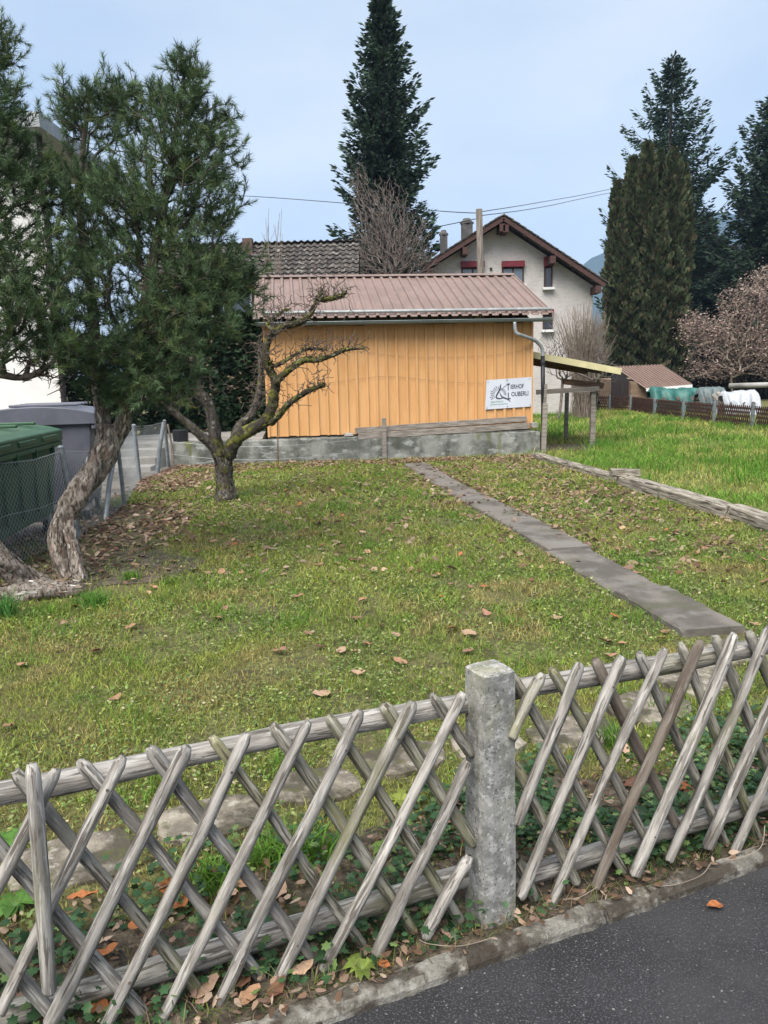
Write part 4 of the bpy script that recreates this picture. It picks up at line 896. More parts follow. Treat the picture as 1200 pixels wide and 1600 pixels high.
# ------------------------------------------------------------------ terrace and steps left of the barn
b = MB().hexa([Vector((-9, 15.1, -.1)), Vector((-4.05, 15.05, -.1)), Vector((-2.4, 15.3, -.1)), Vector((-2.9, 19.6, -.1))], [Vector((-9, 15.1, .43)), Vector((-4.05, 15.05, .43)), Vector((-2.4, 15.3, .43)), Vector((-2.9, 19.6, .43))])
tag(b.build('terrace', mt['terrace']), 'raised pale terrace behind the plinth wall', kind='structure')
tag(MB().box((-6.9, 9.2, .0), (6.1, 11.0, .016)).build('pavement', mt['path']), 'paved yard behind the bins', kind='structure')
stp = thing('garden_steps', 'low concrete garden steps behind the wire fence', 'steps', (-5.2, 14.0, 0))
for k in range(3): MB().box((-5.3, 14.85 - .33 * k, (.36 - .13 * k) / 2 - .02), (2.1, .36, .36 - .13 * k + .04), jit=.004).build('step', mt['terrace'], stp, bevel=.01)

# ------------------------------------------------------------------ white house at the left edge
wh = thing('white_house', 'white rendered house behind the bins at the left edge', 'house', (-5.75, 14, 0))
cx_, cy_ = -5.72, 13.9
hz_ = dp(62, 208, 13.9).z
MB().hexa([Vector((cx_ - 7, cy_, 0)), Vector((cx_, cy_, 0)), Vector((cx_ - 1.25, cy_ + 2.8, 0)), Vector((cx_ - 7, cy_ + 2.8, 0))], [Vector((cx_ - 7, cy_, hz_)), Vector((cx_, cy_, hz_)), Vector((cx_ - 1.25, cy_ + 2.8, hz_)), Vector((cx_ - 7, cy_ + 2.8, hz_))]).build('wall', mt['render_white'], wh)
rf = MB().hexa([Vector((cx_ - 7.5, cy_ - .5, hz_ - .05)), Vector((cx_ + .28, cy_ - .5, hz_ - .05)), Vector((cx_ + .28, cy_ + 3.4, hz_ + .0)), Vector((cx_ - 7.5, cy_ + 3.4, hz_))], [Vector((cx_ - 7.5, cy_ - .5, hz_ + .18)), Vector((cx_ + .28, cy_ - .5, hz_ + .18)), Vector((cx_ + .28, cy_ + 3.4, hz_ + .2)), Vector((cx_ - 7.5, cy_ + 3.4, hz_ + .2))]).build('roof', mt['zinc'], wh)
MB().tube([(cx_ + .07, cy_ - .06, .1), (cx_ + .07, cy_ - .06, hz_ - .06)], .05, 10).build('downpipe', mt['shed_dark'], wh)
for zz in (1.2, 3.6):
    w = MB().box((cx_ - 1.9, cy_ - .01, zz + .55), (1.0, .06, 1.2)).build('window', mt['white'], wh)
    MB().box((cx_ - 1.9, cy_ - .045, zz + .55), (.86, .02, 1.06)).build('pane', mt['glass'], w)

# ------------------------------------------------------------------ tiled-roof house behind the barn
th = thing('tiled_house', 'house with mossy dark tiled roof behind the barn', 'house', (-3, 26, 0))
e0, e1_, r0, r1 = dp(560, 441, 25), dp(300, 446, 25), dp(548, 380, 27), dp(300, 384, 27)
ez_, rz_ = (e0.z + e1_.z) / 2, (r0.z + r1.z) / 2
xr_ = e0.x; xl_ = -7.6
n_w, n_r = 32, 9; tw = (xr_ - xl_) / n_w; sl = Vector((0, 2, rz_ - ez_)); th_ang = math.atan2(rz_ - ez_, 2.0); rl = sl.length / n_r
tb = MB(); ns = 6
for (v, dz) in ((0, .0), (rl * 1.18, .0)):
    for lay in (0, -.022):
        for k in range(ns + 1):
            u = k / ns; tb.v.append(Vector((u * tw * 1.04, v, .045 * math.sin(u * 2 * math.pi + .6) * .6 + lay + (.05 if v == 0 else .0))))
m_ = ns + 1
for k in range(ns): tb.f += [(k, k + 1, 2 * m_ + k + 1, 2 * m_ + k), (k + 1, k, m_ + k, m_ + k + 1), (m_ + k + 1, m_ + k, 3 * m_ + k, 3 * m_ + k + 1)]
o = tb.build('tile', mt['tile']); tile_me = o.data; bpy.data.objects.remove(o)
roof = MB().add([(xl_, 25.05, ez_ - .03), (xr_, 25.05, ez_ - .03), (xr_, 27, rz_ - .04), (xl_, 27, rz_ - .04), (xl_, 29.2, ez_ - .1), (xr_, 29.2, ez_ - .1)], [(0, 1, 2, 3), (3, 2, 5, 4)]).build('roof', mt['tile'], th)
for i in range(n_r):
    for j in range(n_w):
        if j < 4 and i % 2: continue
        p = Vector((xl_ + j * tw, 25.0, ez_)) + sl * (i / n_r)
        piece('tile', tile_me, roof, Matrix.Translation(p + Vector((0, random.uniform(-.012, .012), .0))) @ Matrix.Rotation(th_ang, 4, 'X') @ Matrix.Rotation(random.uniform(-.025, .025), 4, 'Z'))
for j in range(n_w):
    piece('ridge_tile', tile_me, roof, Matrix.Translation((xl_ + j * tw, 26.9, rz_ + .03)) @ Matrix.Rotation(0, 4, 'X'))
MB().box(((xl_ + xr_) / 2 - .2, 27.2, ez_ / 2 - .05), (xr_ - xl_ - .8, 3.6, ez_ - .1)).build('wall', mt['shed_wall'], th)
MB().tube([(xl_, 24.93, ez_ - .06), (xr_, 24.93, ez_ - .06)], .06, 8).build('gutter', mt['brownwood'], th)
chm = dp(388, 392, 26.6); MB().box((chm.x, 26.6, chm.z - .12), (.32, .32, 1.0)).build('chimney', mt['chimney_brick'], roof)
for px in (372, 330):
    p = dp(px, 470, 25.35); w = MB().box((p.x, 25.37, p.z), (.9, .06, 1.0)).build('window', mt['white'], th); MB().box((p.x, 25.33, p.z), (.74, .02, .84)).build('pane', mt['glass'], w)
    MB().box((p.x + .65, 25.36, p.z), (.4, .05, 1.0)).build('shutter', mt['brownwood'], th)

# ------------------------------------------------------------------ pale gable house
gh = thing('gable_house', 'pale roughcast gable house with dark red shutter boxes', 'house', dp(790, 560, 30) * 1.0)
HY = 30.0; ap, er, el = dp(782, 347, HY), dp(937, 449, HY), dp(660, 424, HY)
def hp(px, py, y=HY): return dp(px, py, HY) + Vector((0, y - HY, 0))
slr = (er.z - ap.z) / (er.x - ap.x); sll = (el.z - ap.z) / (el.x - ap.x); wr, wl = dp(926, 480, HY).x, dp(672, 480, HY).x
out = [(wl, HY, 0), (wr, HY, 0), (wr, HY, ap.z + slr * (wr - ap.x) - .1), (ap.x, HY, ap.z - .1), (wl, HY, ap.z + sll * (wl - ap.x) - .1)]
MB().prism(out, (0, 9, 0)).build('wall', mt['render_grey'], gh)
for (e, sg) in ((er, 1), (el, -1)):
    a_, c_ = ap, e; nn = Vector((-(c_ - a_).z, 0, (c_ - a_).x)).normalized(); nn = nn if nn.z > 0 else -nn
    rp = MB().prism([a_ + Vector((0, -.75, 0)), c_ + Vector((0, -.75, 0)), c_ + Vector((0, -.75, 0)) + nn * .08, a_ + Vector((0, -.75, 0)) + nn * .08], (0, 10.5, 0)).build('roof', mt['tile'], gh)
    MB().prism([a_ + Vector((0, -.78, 0)) - nn * .09, c_ + Vector((0, -.78, 0)) - nn * .09, c_ + Vector((0, -.78, 0)) + nn * .05, a_ + Vector((0, -.78, 0)) + nn * .05], (0, .025, 0)).build('verge_board', mt['brownwood'], rp)
    nt_ = 16
    for k in range(nt_):
        p = a_.lerp(c_, (k + .5) / nt_) + nn * .10 + Vector((0, -.6, 0)); d_ = (c_ - a_).normalized()
        MB().beam(p - d_ * .2, p + d_ * .2 + nn * .03, .42, .035, upv=(0, -1, 0) if False else nn).build('tile', mt['tile'], rp)
    for f in (.06, .52, .97):
        p = a_.lerp(c_, f) - nn * .26; MB().box(p + Vector((0, -.4, 0)), (.2, .75, .26)).build('purlin', mt['brownwood'], gh)
def hwin(x0, y0, x1, y1, box, sill=True, split=True):
    p, q = hp(x0, y0), hp(x1, y1); w = q.x - p.x; zc = (p.z + q.z) / 2; h = p.z - q.z
    wd_ = MB().box((p.x + w / 2, HY - .0, zc), (w, .10, h)).build('window', mt['brownwood'], gh)
    MB().box((p.x + w / 2, HY - .055, zc - .02), (w - .12, .02, h - .1)).build('pane', mt['pane_dark'] if not split else mt['glass'], wd_)
    if split: MB().box((p.x + w / 2, HY - .065, zc - .02), (.06, .03, h - .1)).build('mullion', mt['brownwood'], wd_)
    bz = hp(x0, box); MB().box((p.x + w / 2, HY - .10, (bz.z + p.z) / 2), (w + .02, .22, bz.z - p.z)).build('shutter_box', mt['red'], wd_)
    if sill: MB().box((p.x + w / 2, HY - .10, q.z - .05), (w + .12, .24, .09)).build('sill', mt['white'], wd_)
hwin(720.5, 418.5, 756, 450, 409.5); hwin(784, 418, 818, 444, 409); hwin(850, 416.5, 862.5, 449, 402, split=False); hwin(848, 492, 863, 515, 484, split=False)
MB().box(hp(767, 420.5) + Vector((0, -.03, 0)), (.09, .06, .09)).build('vent', mt['brownwood'], gh)
for (px, yb, yt, w) in ((729.5, 376, 350, .42), (693.5, 398, 368, .28)):
    p, q = dp(px, yb, 32), dp(px, yt, 32); c = MB().box((p.x, 32, (p.z + q.z) / 2 - .3), (w, w, q.z - p.z + .6)).build('chimney', mt['chimney'], gh)
    MB().tube([(p.x, 32, q.z), (p.x, 32, q.z + .06), (p.x, 32, q.z + .14), (p.x, 32, q.z + .2)], [w * .66, w * .66, w * .4, w * .34], 8).build('chimney_cap', mt['chimney'], c)
p = hp(918, 425); sgd = MB()
for k in range(3): sgd.tube([p + Vector((k * .3 - .2, 1.0, .35 - k * .21)), p + Vector((k * .3 - .2, 6, .35 - k * .21))], .035, 5)
sgd.build('snow_guard', mt['zinc'], gh)

# pole and overhead wires
p0, p1 = dp(752, 520, 24), dp(748.5, 327, 24)
pole = thing('utility_pole', 'brown wooden utility pole in front of the gable house', 'pole', (p0.x, 24, 0))
MB().tube([(p0.x, 24, -.3), (p0.x + .02, 24, 3), (p1.x, 24, p1.z)], [.12, .11, .095], 12).build('shaft', mt['pole'], pole, smooth=True)
def wire(label, pts, r=.012):
    q = smooth_path(pts, 8); tag(MB().tube(q, r, 4).build('overhead_wire', mt['black'], loc=q[0]), label, 'wire', 'overhead wires at the pole')
wire('upper overhead wire running right from the pole top', [dp(751, 331, 24), dp(850, 315, 34), dp(960, 294, 47), dp(1150, 250, 66)])
wire('lower overhead wire running right from the pole', [dp(751, 337, 24), dp(850, 323, 34), dp(960, 300, 47), dp(1160, 262, 66)])
wire('overhead wire running left behind the spruce', [dp(748, 333, 24), dp(690, 330, 26), dp(545, 318, 30), dp(398, 307, 34), dp(250, 300, 38)])
wire('lower overhead wire running left behind the spruce', [dp(748, 341, 24), dp(690, 353, 25), dp(640, 362, 26)])

# ------------------------------------------------------------------ field fence, shed, tarps
ffp = [(862, 638), (905, 640), (952, 641), (985, 643), (1022, 650), (1067, 656), (1115, 662), (1175, 669), (1240, 678)]
nmz = ['hidden left', '', '', '', '', '', '', '']
lab = ['dark lattice fence bay behind the lean-to', 'dark lattice fence bay right behind the lean-to roof', 'lattice fence bay below the dark shed side', 'lattice fence bay before the shed front wall', 'brown lattice fence bay under the green tarp left part', 'brown lattice fence bay under the green tarp right part', 'brown lattice fence bay before the white tarp', 'brown lattice fence bay cut off at the right edge']
for i in range(len(ffp) - 1):
    a, c = gp(*ffp[i]), gp(*ffp[i + 1]); d = c - a; L = d.length; d.normalize(); H1 = .64 - .0 * i
    t_ = thing('field_fence', lab[i], 'fence', a, math.atan2(d.y, d.x), 'brown lattice fence bays across the field')
    MB().box((0, 0, H1 / 2), (.075, .075, H1 + .04)).build('post', mt['galv'], t_, local=True)
    if i == len(ffp) - 2: MB().box((L, 0, H1 / 2), (.075, .075, H1 + .04)).build('post', mt['galv'], t_, local=True)
    for z in (.14, .52): MB().beam((.04, .05, z), (L - .04, .05, z), .035, .055).build('rail', mt['fence_brown'], t_, local=True)
    b = MB(); pit = .105; ns = int(L / pit); hh_ = H1 * .94
    for k in range(-2, ns):
        for dr in (1, -1):
            x0, x1 = k * pit, k * pit + .26
            if x1 > L - .04 or x0 < .04: continue
            p_, q_ = ((x0, x1) if dr == 1 else (x1, x0)); yy = 0 if dr == 1 else .018
            b.beam((p_, yy, .03), (q_, yy, hh_), .016, .034, upv=(1, 0, 0))
    tag(b.build('slats', mt['fence_brown'], t_, local=True), kind='stuff')
# small shed behind it
sh_ = thing('garden_shed', 'small brown shed with ribbed roof behind the field fence', 'shed', (11.9, 37, 0))
A_, B_, C_, D_ = dp(960, 573, 37.6), dp(1033, 570, 37.6), dp(1081, 601, 35.4), dp(1009, 607, 35.4)
def shed_roof():
    nrib = 15
    for k in range(nrib):
        u0, u1 = k / nrib, (k + 1) / nrib; um = u0 + (u1 - u0) * .72
        a0, a1, am = A_.lerp(B_, u0), A_.lerp(B_, u1), A_.lerp(B_, um); d0, d1, dm = D_.lerp(C_, u0), D_.lerp(C_, u1), D_.lerp(C_, um); zz = Vector((0, 0, .05))
        MB().hexa([d0 - zz * .4, dm - zz * .4, am - zz * .4, a0 - zz * .4], [d0, dm, am, a0]).build('roof_strip', mt['roof_sheet'], sh_)
        MB().hexa([dm - zz * .4, d1 - zz * .4, a1 - zz * .4, am - zz * .4], [dm + zz, d1 + zz * .8, a1 + zz * .8, am + zz]).build('roof_rib', mt['roof_sheet'], sh_)
shed_roof()
MB().beam(D_ - Vector((0, .05, .06)), C_ - Vector((0, .05, .06)), .05, .13).build('fascia', mt['white'], sh_)
wx0, wx1 = dp(986, 600, 36.0).x, dp(1070, 600, 36.0).x
MB().hexa([Vector((wx0, 36.0, -.1)), Vector((wx1, 36.0, -.1)), Vector((wx1 + .1, 39, -.1)), Vector((wx0 - .8, 39, -.1))], [Vector((wx0, 36.0, 1.12)), Vector((wx1, 36.0, 1.16)), Vector((wx1 + .1, 39, 1.3)), Vector((wx0 - .8, 39, 1.3))]).build('wall', mt['shed_wall'], sh_)
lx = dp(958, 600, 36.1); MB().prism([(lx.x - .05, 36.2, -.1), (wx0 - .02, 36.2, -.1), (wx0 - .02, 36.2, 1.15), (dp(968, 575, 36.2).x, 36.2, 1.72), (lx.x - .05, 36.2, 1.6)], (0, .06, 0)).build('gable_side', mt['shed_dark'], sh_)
for k in range(5): MB().box((lx.x + .06 + k * .17, 36.16, .55), (.02, .03, 1.2)).build('board_joint', mt['brownwood'], sh_)
def tarp(label, px0, px1, ytop, ybot, Y, dep, m, seed, zamp=.16):
    r = random.Random(seed); a, c = dp(px0, ytop, Y), dp(px1, ytop, Y); W = c.x - a.x; zt = a.z; n, m_ = 22, 12; b = MB(); ph = [r.uniform(0, 6.28) for _ in range(6)]
    for j in range(m_ + 1):
        v = j / m_
        for i in range(n + 1):
            u = i / n; s_ = 2 * v - 1; top_ = zt - .05 + zamp * .5 * (math.sin(u * 5 + ph[0]) * .5 + math.sin(u * 11 + ph[1]) * .35)
            drop = abs(s_) ** 3 * (zt - dp(px0, ybot, Y).z) * (1 + .16 * math.sin(u * 6 + ph[2]) + .05 * math.sin(u * 13 + ph[3])); e_ = max(0, abs(2 * u - 1) - .9) * 10
            b.v.append(Vector((a.x + W * u + .03 * math.sin(v * 17 + u * 5), Y + dep * v - dep * .1 * math.sin(u * 21 + ph[4]) * abs(s_), top_ - drop - e_ * .22 + .025 * math.sin(u * 31 + v * 9 + ph[5]))))
    for j in range(m_):
        for i in range(n): q = j * (n + 1) + i; b.f.append((q, q + 1, q + n + 2, q + n + 1))
    t_ = thing('tarp_heap', label, 'tarp', (a.x + W / 2, Y, 0)); b.build('tarp', m, t_, smooth=True)
    hh_ = zt - .3
    for k in range(int(W / .28)):
        for l in range(max(2, int(hh_ / .15))): MB().tube([(a.x + .15 + k * .28 + r.uniform(-.04, .04), Y + .12, .08 + l * .15), (a.x + .15 + k * .28 + r.uniform(-.04, .04), Y + dep - .12, .08 + l * .15)], .085 * r.uniform(.8, 1.1), 7).build('log', mt['pole'], t_)
tarp('wood pile covered by a dark green tarp behind the brown fence', 1022, 1106, 605, 640, 30, 1.1, mt['tarp_green'], 4)
tarp('wood pile covered by a grey-green tarp between green and white tarps', 1098, 1142, 604, 648, 28.6, 1.0, mt['tarp_grey'], 6, .06)
tarp('heap covered by a white tarp near the right edge', 1137, 1192, 609, 652, 27, 1.0, mt['tarp_white'], 9, .16)
a, c = dp(1140, 603, 31), dp(1260, 600, 29); tag(MB().tube([a, a.lerp(c, .5), c], .11, 10).build('pale_log', mt['terrace'], loc=a, smooth=True), 'pale long log lying above the tarp heaps', 'log')
for (x0, y0, x1, y1, lb) in [(1121, 612, 1142, 632, 'pale leaning board beside the white tarp, upper'), (1114, 616, 1132, 634, 'pale leaning board beside the white tarp, lower')]:
    a, c = dp(x0, y0, 28.0), dp(x1, y1, 27.6); tag(MB().beam(a, c, .12, .03, upv=(0, -1, .3)).build('board', mt['plank_grey'], loc=c), lb, 'board')
# distant hill
hb = MB(); n = 60
hx = [(-900, 60), (-400, 90), (100, 120), (330, 150), (380, 195), (412, 225), (470, 238), (560, 262), (700, 308), (900, 330), (1100, 330)]
for k in range(n + 1):
    x = -900 + 2000 * k / n; h = float(np.interp(x, [v[0] for v in hx], [v[1] for v in hx])) + 8 * math.sin(k * 1.7) + 5 * math.sin(k * 4.1)
    hb.v += [Vector((x, 1150, -2)), Vector((x, 1330, h * .55)), Vector((x, 1500, h))  , Vector((x, 1900, -2))]
for k in range(n):
    for i in range(3): q = k * 4 + i; hb.f.append((q, q + 4, q + 5, q + 1))
tag(hb.build('hill', mt['hill'], smooth=True), 'blue wooded hill beyond the gable house', kind='structure')

# ------------------------------------------------------------------ trees: shared tools
def frames(d):
    d = d / np.linalg.norm(d, axis=1, keepdims=True); ref = np.where(np.abs(d[:, 2:3]) < .9, G([[0, 0, 1.]]), G([[1., 0, 0]]))
    x = np.cross(d, ref); x /= np.linalg.norm(x, axis=1, keepdims=True); return x, np.cross(d, x), d
def edge_mesh(P0, P1, R0, R1, n):
    m = len(P0); d = P1 - P0; d = np.where(np.linalg.norm(d, axis=1, keepdims=True) < 1e-6, G([[0, 0, 1e-3]]), d); x, y, _ = frames(d); V = np.zeros((m, 2 * n, 3))
    for k in range(n):
        a = 2 * np.pi * k / n; o = x * np.cos(a) + y * np.sin(a); V[:, k] = P0 + o * R0[:, None]; V[:, n + k] = P1 + o * R1[:, None]
    i = np.arange(m)[:, None] * 2 * n; F = np.concatenate([i + G([[k, (k + 1) % n, n + (k + 1) % n, n + k]]) for k in range(n)])
    return V.reshape(-1, 3), F
class Twigs:
    """nodes with parents; radii by the pipe model"""
    def __init__(s): s.P = []; s.par = []; s.len = []; s.rmin = []
    def add(s, p, par, rmin=0.0):
        s.P.append(np.array(p, float)); s.par.append(par); s.len.append(0 if par < 0 else s.len[par] + np.linalg.norm(s.P[-1] - s.P[par])); s.rmin.append(rmin); return len(s.P) - 1
    def stem(s, pts, par=-1, rad=None):
        pts = smooth_path(pts, 4); rad = lerp_list(rad, len(pts)) if rad else [0] * len(pts); idx = []
        for p, r in zip(pts, rad): par = s.add(p, par, r); idx.append(par)
        return idx
    def grow(s, targets, alpha=.35, seg=.12, sag=.0, wob=.02):
        T = np.array(targets); base = np.array(s.P); d = np.min(np.linalg.norm(T[:, None] - base[None], axis=2), axis=1); tips = []
        buf = np.zeros((len(base) + len(T) * 12, 3)); lens = np.zeros(len(buf)); n = len(base); buf[:n] = base; lens[:n] = s.len
        for t in T[np.argsort(d)]:
            dd = np.linalg.norm(buf[:n] - t, axis=1); k = int(np.argmin(dd + alpha * lens[:n])); L = dd[k]; m = min(10, max(1, int(round(L / seg)))); p0 = buf[k].copy(); par = k
            mid = (p0 + t) / 2 + G((0, 0, sag * L)) + rng.normal(0, wob * L + 1e-6, 3)
            for j in range(1, m + 1):
                u = j / m; q = (1 - u) ** 2 * p0 + 2 * u * (1 - u) * mid + u * u * t; par = s.add(q, par); buf[n] = q; lens[n] = s.len[par]; n += 1
            tips.append(par)
        return tips
    def radii(s, r0=.003, e=2.3, rmax=9):
        n = len(s.P); A = np.zeros(n); ch = np.zeros(n, int)
        for i in range(n):
            if s.par[i] >= 0: ch[s.par[i]] += 1
        for i in range(n - 1, -1, -1):
            if ch[i] == 0: A[i] = r0 ** e
            if s.par[i] >= 0: A[s.par[i]] += A[i]
        r = np.minimum(A ** (1 / e), rmax); return np.maximum(r, np.array(s.rmin))
    def mesh(s, name, m, parent, r0=.003, e=2.3, rmax=9, thick=.012):
        r = s.radii(r0, e, rmax); P = np.array(s.P); par = np.array(s.par); k = np.where(par >= 0)[0]; R1 = r[k]; R0 = np.minimum(r[par[k]], R1 * 1.6)
        st = []; big = R1 > thick; n = 0; Vs = []; Fs = []
        for msk, ns in ((big, 6), (~big, 3)):
            if msk.sum():
                kk = k[msk]; V, F = edge_mesh(P[par[kk]], P[kk], R0[msk], R1[msk], ns); Vs.append(V); Fs.append(F + n); n += len(V)
        return npmesh(name, np.concatenate(Vs), np.concatenate(Fs), m, parent, smooth=True)
def blob_points(blobs, n, shell=.35, mind=0):
    """points inside ellipsoids (px, py, depth, rx px, ry px, rz m)"""
    w = G([(b[3] * b[4]) ** .72 for b in blobs], float); w /= w.sum(); out = []
    for _ in range(n):
        b = blobs[rng.choice(len(blobs), p=w)]; v = rng.normal(size=3); v /= np.linalg.norm(v); v *= rng.random() ** shell
        c = dp(b[0] + v[0] * b[3], b[1] - v[2] * b[4], b[2]); out.append((c.x, c.y + v[1] * b[5], c.z))
    return np.array(out)
def scatter(tplV, tplF, pos, dirs, scale, roll, col):
    """copies of a small template (its axis = +Z) along dirs"""
    x, y, z = frames(dirs); c, s = np.cos(roll)[:, None], np.sin(roll)[:, None]; x, y = x * c + y * s, y * c - x * s
    k = len(tplV); V = pos[:, None] + (tplV[None, :, 0:1] * x[:, None] + tplV[None, :, 1:2] * y[:, None] + tplV[None, :, 2:3] * z[:, None]) * scale[:, None, None]
    F = (np.arange(len(pos))[:, None, None] * k + tplF[None]).reshape(-1, tplF.shape[1]); return V.reshape(-1, 3), F, np.repeat(col, k, axis=0)
def needle_tuft(n, seed, L=.075, w=.0045, stem=.09):
    r = random.Random(seed); V = []; F = []
    for k in range(n):
        z = stem * r.random() ** .8; a = r.uniform(0, 6.283); el = r.uniform(.55, 1.3) * (1.15 - .55 * z / stem); d = Vector((math.sin(el) * math.cos(a), math.sin(el) * math.sin(a), math.cos(el))); l = L * r.uniform(.75, 1.15)
        sd = d.cross(Vector((r.uniform(-1, 1), r.uniform(-1, 1), r.uniform(-1, 1)))).normalized() * w / 2; p = Vector((0, 0, z)); m = len(V)
        V += [tuple(p - sd), tuple(p + sd), tuple(p + d * l + Vector((0, 0, .004)))]; F.append((m, m + 1, m + 2))
    return G(V), G(F)

# ------------------------------------------------------------------ pines on the left
def flakes(q, rl, parent, n, pal=((.34, .29, .25), (.20, .155, .125), (.42, .39, .36), (.10, .075, .06), (.22, .155, .12)), size=(.015, .045)):
    """lifted bark plates along a trunk path"""
    Q = G([tuple(p) for p in q]); i = rng.integers(1, len(Q) - 1, n); f = rng.random(n)[:, None]; c = Q[i] * (1 - f) + Q[i + 1 - 0 * i] * f if len(Q) > 2 else Q[i]; tg = Q[i + 1] - Q[i - 1]; tg /= np.linalg.norm(tg, axis=1, keepdims=True)
    x, y, _ = frames(tg); a = rng.uniform(0, 6.28, n)[:, None]; nr = x * np.cos(a) + y * np.sin(a); sd = np.cross(tg, nr); r = G(rl)[i][:, None]; L = rng.uniform(*size, n)[:, None]; W = L * rng.uniform(.16, .38, (n, 1))
    p = c + nr * (r * rng.uniform(.98, 1.12, (n, 1))); tl = rng.uniform(.0, .4, (n, 1)); V = np.zeros((n, 6, 3)); j = lambda: rng.uniform(.6, 1.2, (n, 1))
    V[:, 0] = p - tg * L * j() ; V[:, 1] = p - tg * L * .4 + sd * W * j(); V[:, 2] = p + tg * L * .5 + sd * W * j() + nr * L * tl; V[:, 3] = p + tg * L * j() + nr * L * tl; V[:, 4] = p + tg * L * .4 - sd * W * j() + nr * L * tl * .6; V[:, 5] = p - tg * L * .5 - sd * W * j()
    k = np.arange(n)[:, None] * 6; F = np.concatenate([k + G([[0, 1, 2]]), k + G([[0, 2, 3]]), k + G([[0, 3, 4]]), k + G([[0, 4, 5]])]); pal = G(pal); cc = np.repeat(pal[rng.integers(0, len(pal), n)] * rng.uniform(.7, 1.2, (n, 1)), 6, axis=0)
    tag(npmesh('bark', V.reshape(-1, 3), F, mt['bark_flake'], parent, col=cc), kind='stuff')
def pine(name, label, base, trunk_paths, trunk_r, stems, blobs, ntuft, seed, bare=()):
    t = thing(name, label, 'tree', base)
    for i, (pts, rr) in enumerate(zip(trunk_paths, trunk_r)):
        q = smooth_path(pts, 9); rl_ = lerp_list(rr, len(q)); MB().tube(q, rl_, 26, lump=.02, tw=.12, lobes=3, ridge=.13).build('trunk', mt['pine_bark'], t, smooth=True)
        flakes(q, rl_, t, (300, 120, 170, 170)[i] if len(trunk_paths) > 3 else (220, 60, 20)[i])
    tw = Twigs()
    for pts, rr in stems: tw.stem(pts, -1, rr)
    Tc = blob_points(blobs, ntuft // 6, .42); T = np.repeat(Tc, 6, axis=0) + rng.normal(0, .056, (len(Tc) * 6, 3)); tips = tw.grow(T, .30, .11, -.03, .05)
    if len(bare): tw.grow(blob_points(bare, 160, .6), .3, .1, -.05, .08)
    tw.mesh('branches', mt['twig_dark'], t, .0032, 2.35, .05)
    P = np.array([tw.P[i] for i in tips]); D_ = np.array([tw.P[i] - tw.P[tw.par[i]] for i in tips]); D_ /= np.linalg.norm(D_, axis=1, keepdims=True); D_ = D_ + G((0, 0, .5)) + rng.normal(0, .45, D_.shape)
    st = Stack(); n = len(P); pick = rng.integers(0, 4, n)
    for k in range(4):
        m_ = pick == k; V0, F0 = needle_tuft(50, seed + k, .052, .0046, .10)
        col = G((.066, .108, .048)) * rng.uniform(.55, 1.6, (m_.sum(), 1)); y = rng.random(m_.sum()) < .16; col[y] = G((.12, .165, .06)) * rng.uniform(.8, 1.2, (y.sum(), 1))
        st.add(*scatter(V0, F0, P[m_] - D_[m_] * .03, D_[m_], rng.uniform(.8, 1.3, m_.sum()), rng.uniform(0, 6.28, m_.sum()), col))
    st.build('crown', mt['needle'], t)
    return t
Yp = 6.35
A_tr = [dp(112, 912, 6.2), dp(95, 880, 6.25), dp(90, 845, 6.3), dp(100, 805, 6.35), dp(128, 765, 6.4), dp(155, 722, 6.5), dp(172, 690, 6.55), dp(178, 668, 6.6)]
A_tr2 = [dp(128, 912, 6.15), dp(118, 870, 6.22), dp(108, 830, 6.3), dp(112, 800, 6.36)]
A_s1 = [dp(170, 700, 6.55), dp(162, 660, 6.6), dp(155, 610, 6.6), dp(150, 540, 6.65)]
A_s2 = [dp(175, 695, 6.55), dp(192, 660, 6.55), dp(200, 625, 6.5), dp(212, 560, 6.5)]
pine('pine_tree', 'twisted leaning pine with dense dark crown above the grey bin', (A_tr[0].x, A_tr[0].y, 0), [A_tr, A_tr2, A_s1, A_s2],
     [[.055, .062, .068, .078, .095, .10, .10, .085], [.055, .05, .045, .04], [.07, .062, .055, .04], [.07, .062, .052, .035]],
     [([dp(150, 545, 6.65), dp(140, 440, 6.8), dp(125, 330, 7.0), dp(130, 230, 7.1), dp(140, 160, 7.1)], [.05, .04, .03, .02, .01]),
      ([dp(212, 565, 6.5), dp(230, 460, 6.5), dp(250, 350, 6.6), dp(272, 230, 6.7), dp(288, 115, 6.8)], [.05, .042, .035, .022, .008])],
     [(287, 105, 6.8, 13, 16, .1), (290, 128, 6.8, 20, 26, .15), (258, 150, 6.8, 28, 30, .2), (300, 180, 6.7, 50, 42, .3), (265, 235, 6.7, 80, 50, .45), (320, 255, 6.6, 58, 55, .4), (345, 320, 6.6, 42, 42, .35), (255, 330, 6.6, 95, 65, .6), (180, 330, 6.6, 70, 80, .5),
      (300, 410, 6.4, 70, 60, .55), (210, 430, 6.4, 95, 75, .6), (330, 470, 6.5, 62, 50, .4), (380, 450, 6.6, 30, 40, .25), (285, 520, 6.3, 85, 60, .5), (190, 540, 6.4, 85, 70, .5), (250, 590, 6.3, 70, 45, .4), (190, 610, 6.4, 50, 35, .3), (350, 420, 6.6, 50, 40, .3),
      (150, 160, 7.1, 65, 38, .35), (195, 190, 7.0, 40, 45, .3), (110, 200, 7.2, 45, 45, .35), (130, 290, 7.1, 60, 60, .4), (120, 400, 6.9, 60, 70, .45), (205, 145, 7.0, 14, 16, .12)], 3900, 900,
     bare=[(120, 570, 6.6, 80, 60, .4), (300, 600, 6.4, 70, 40, .3)])
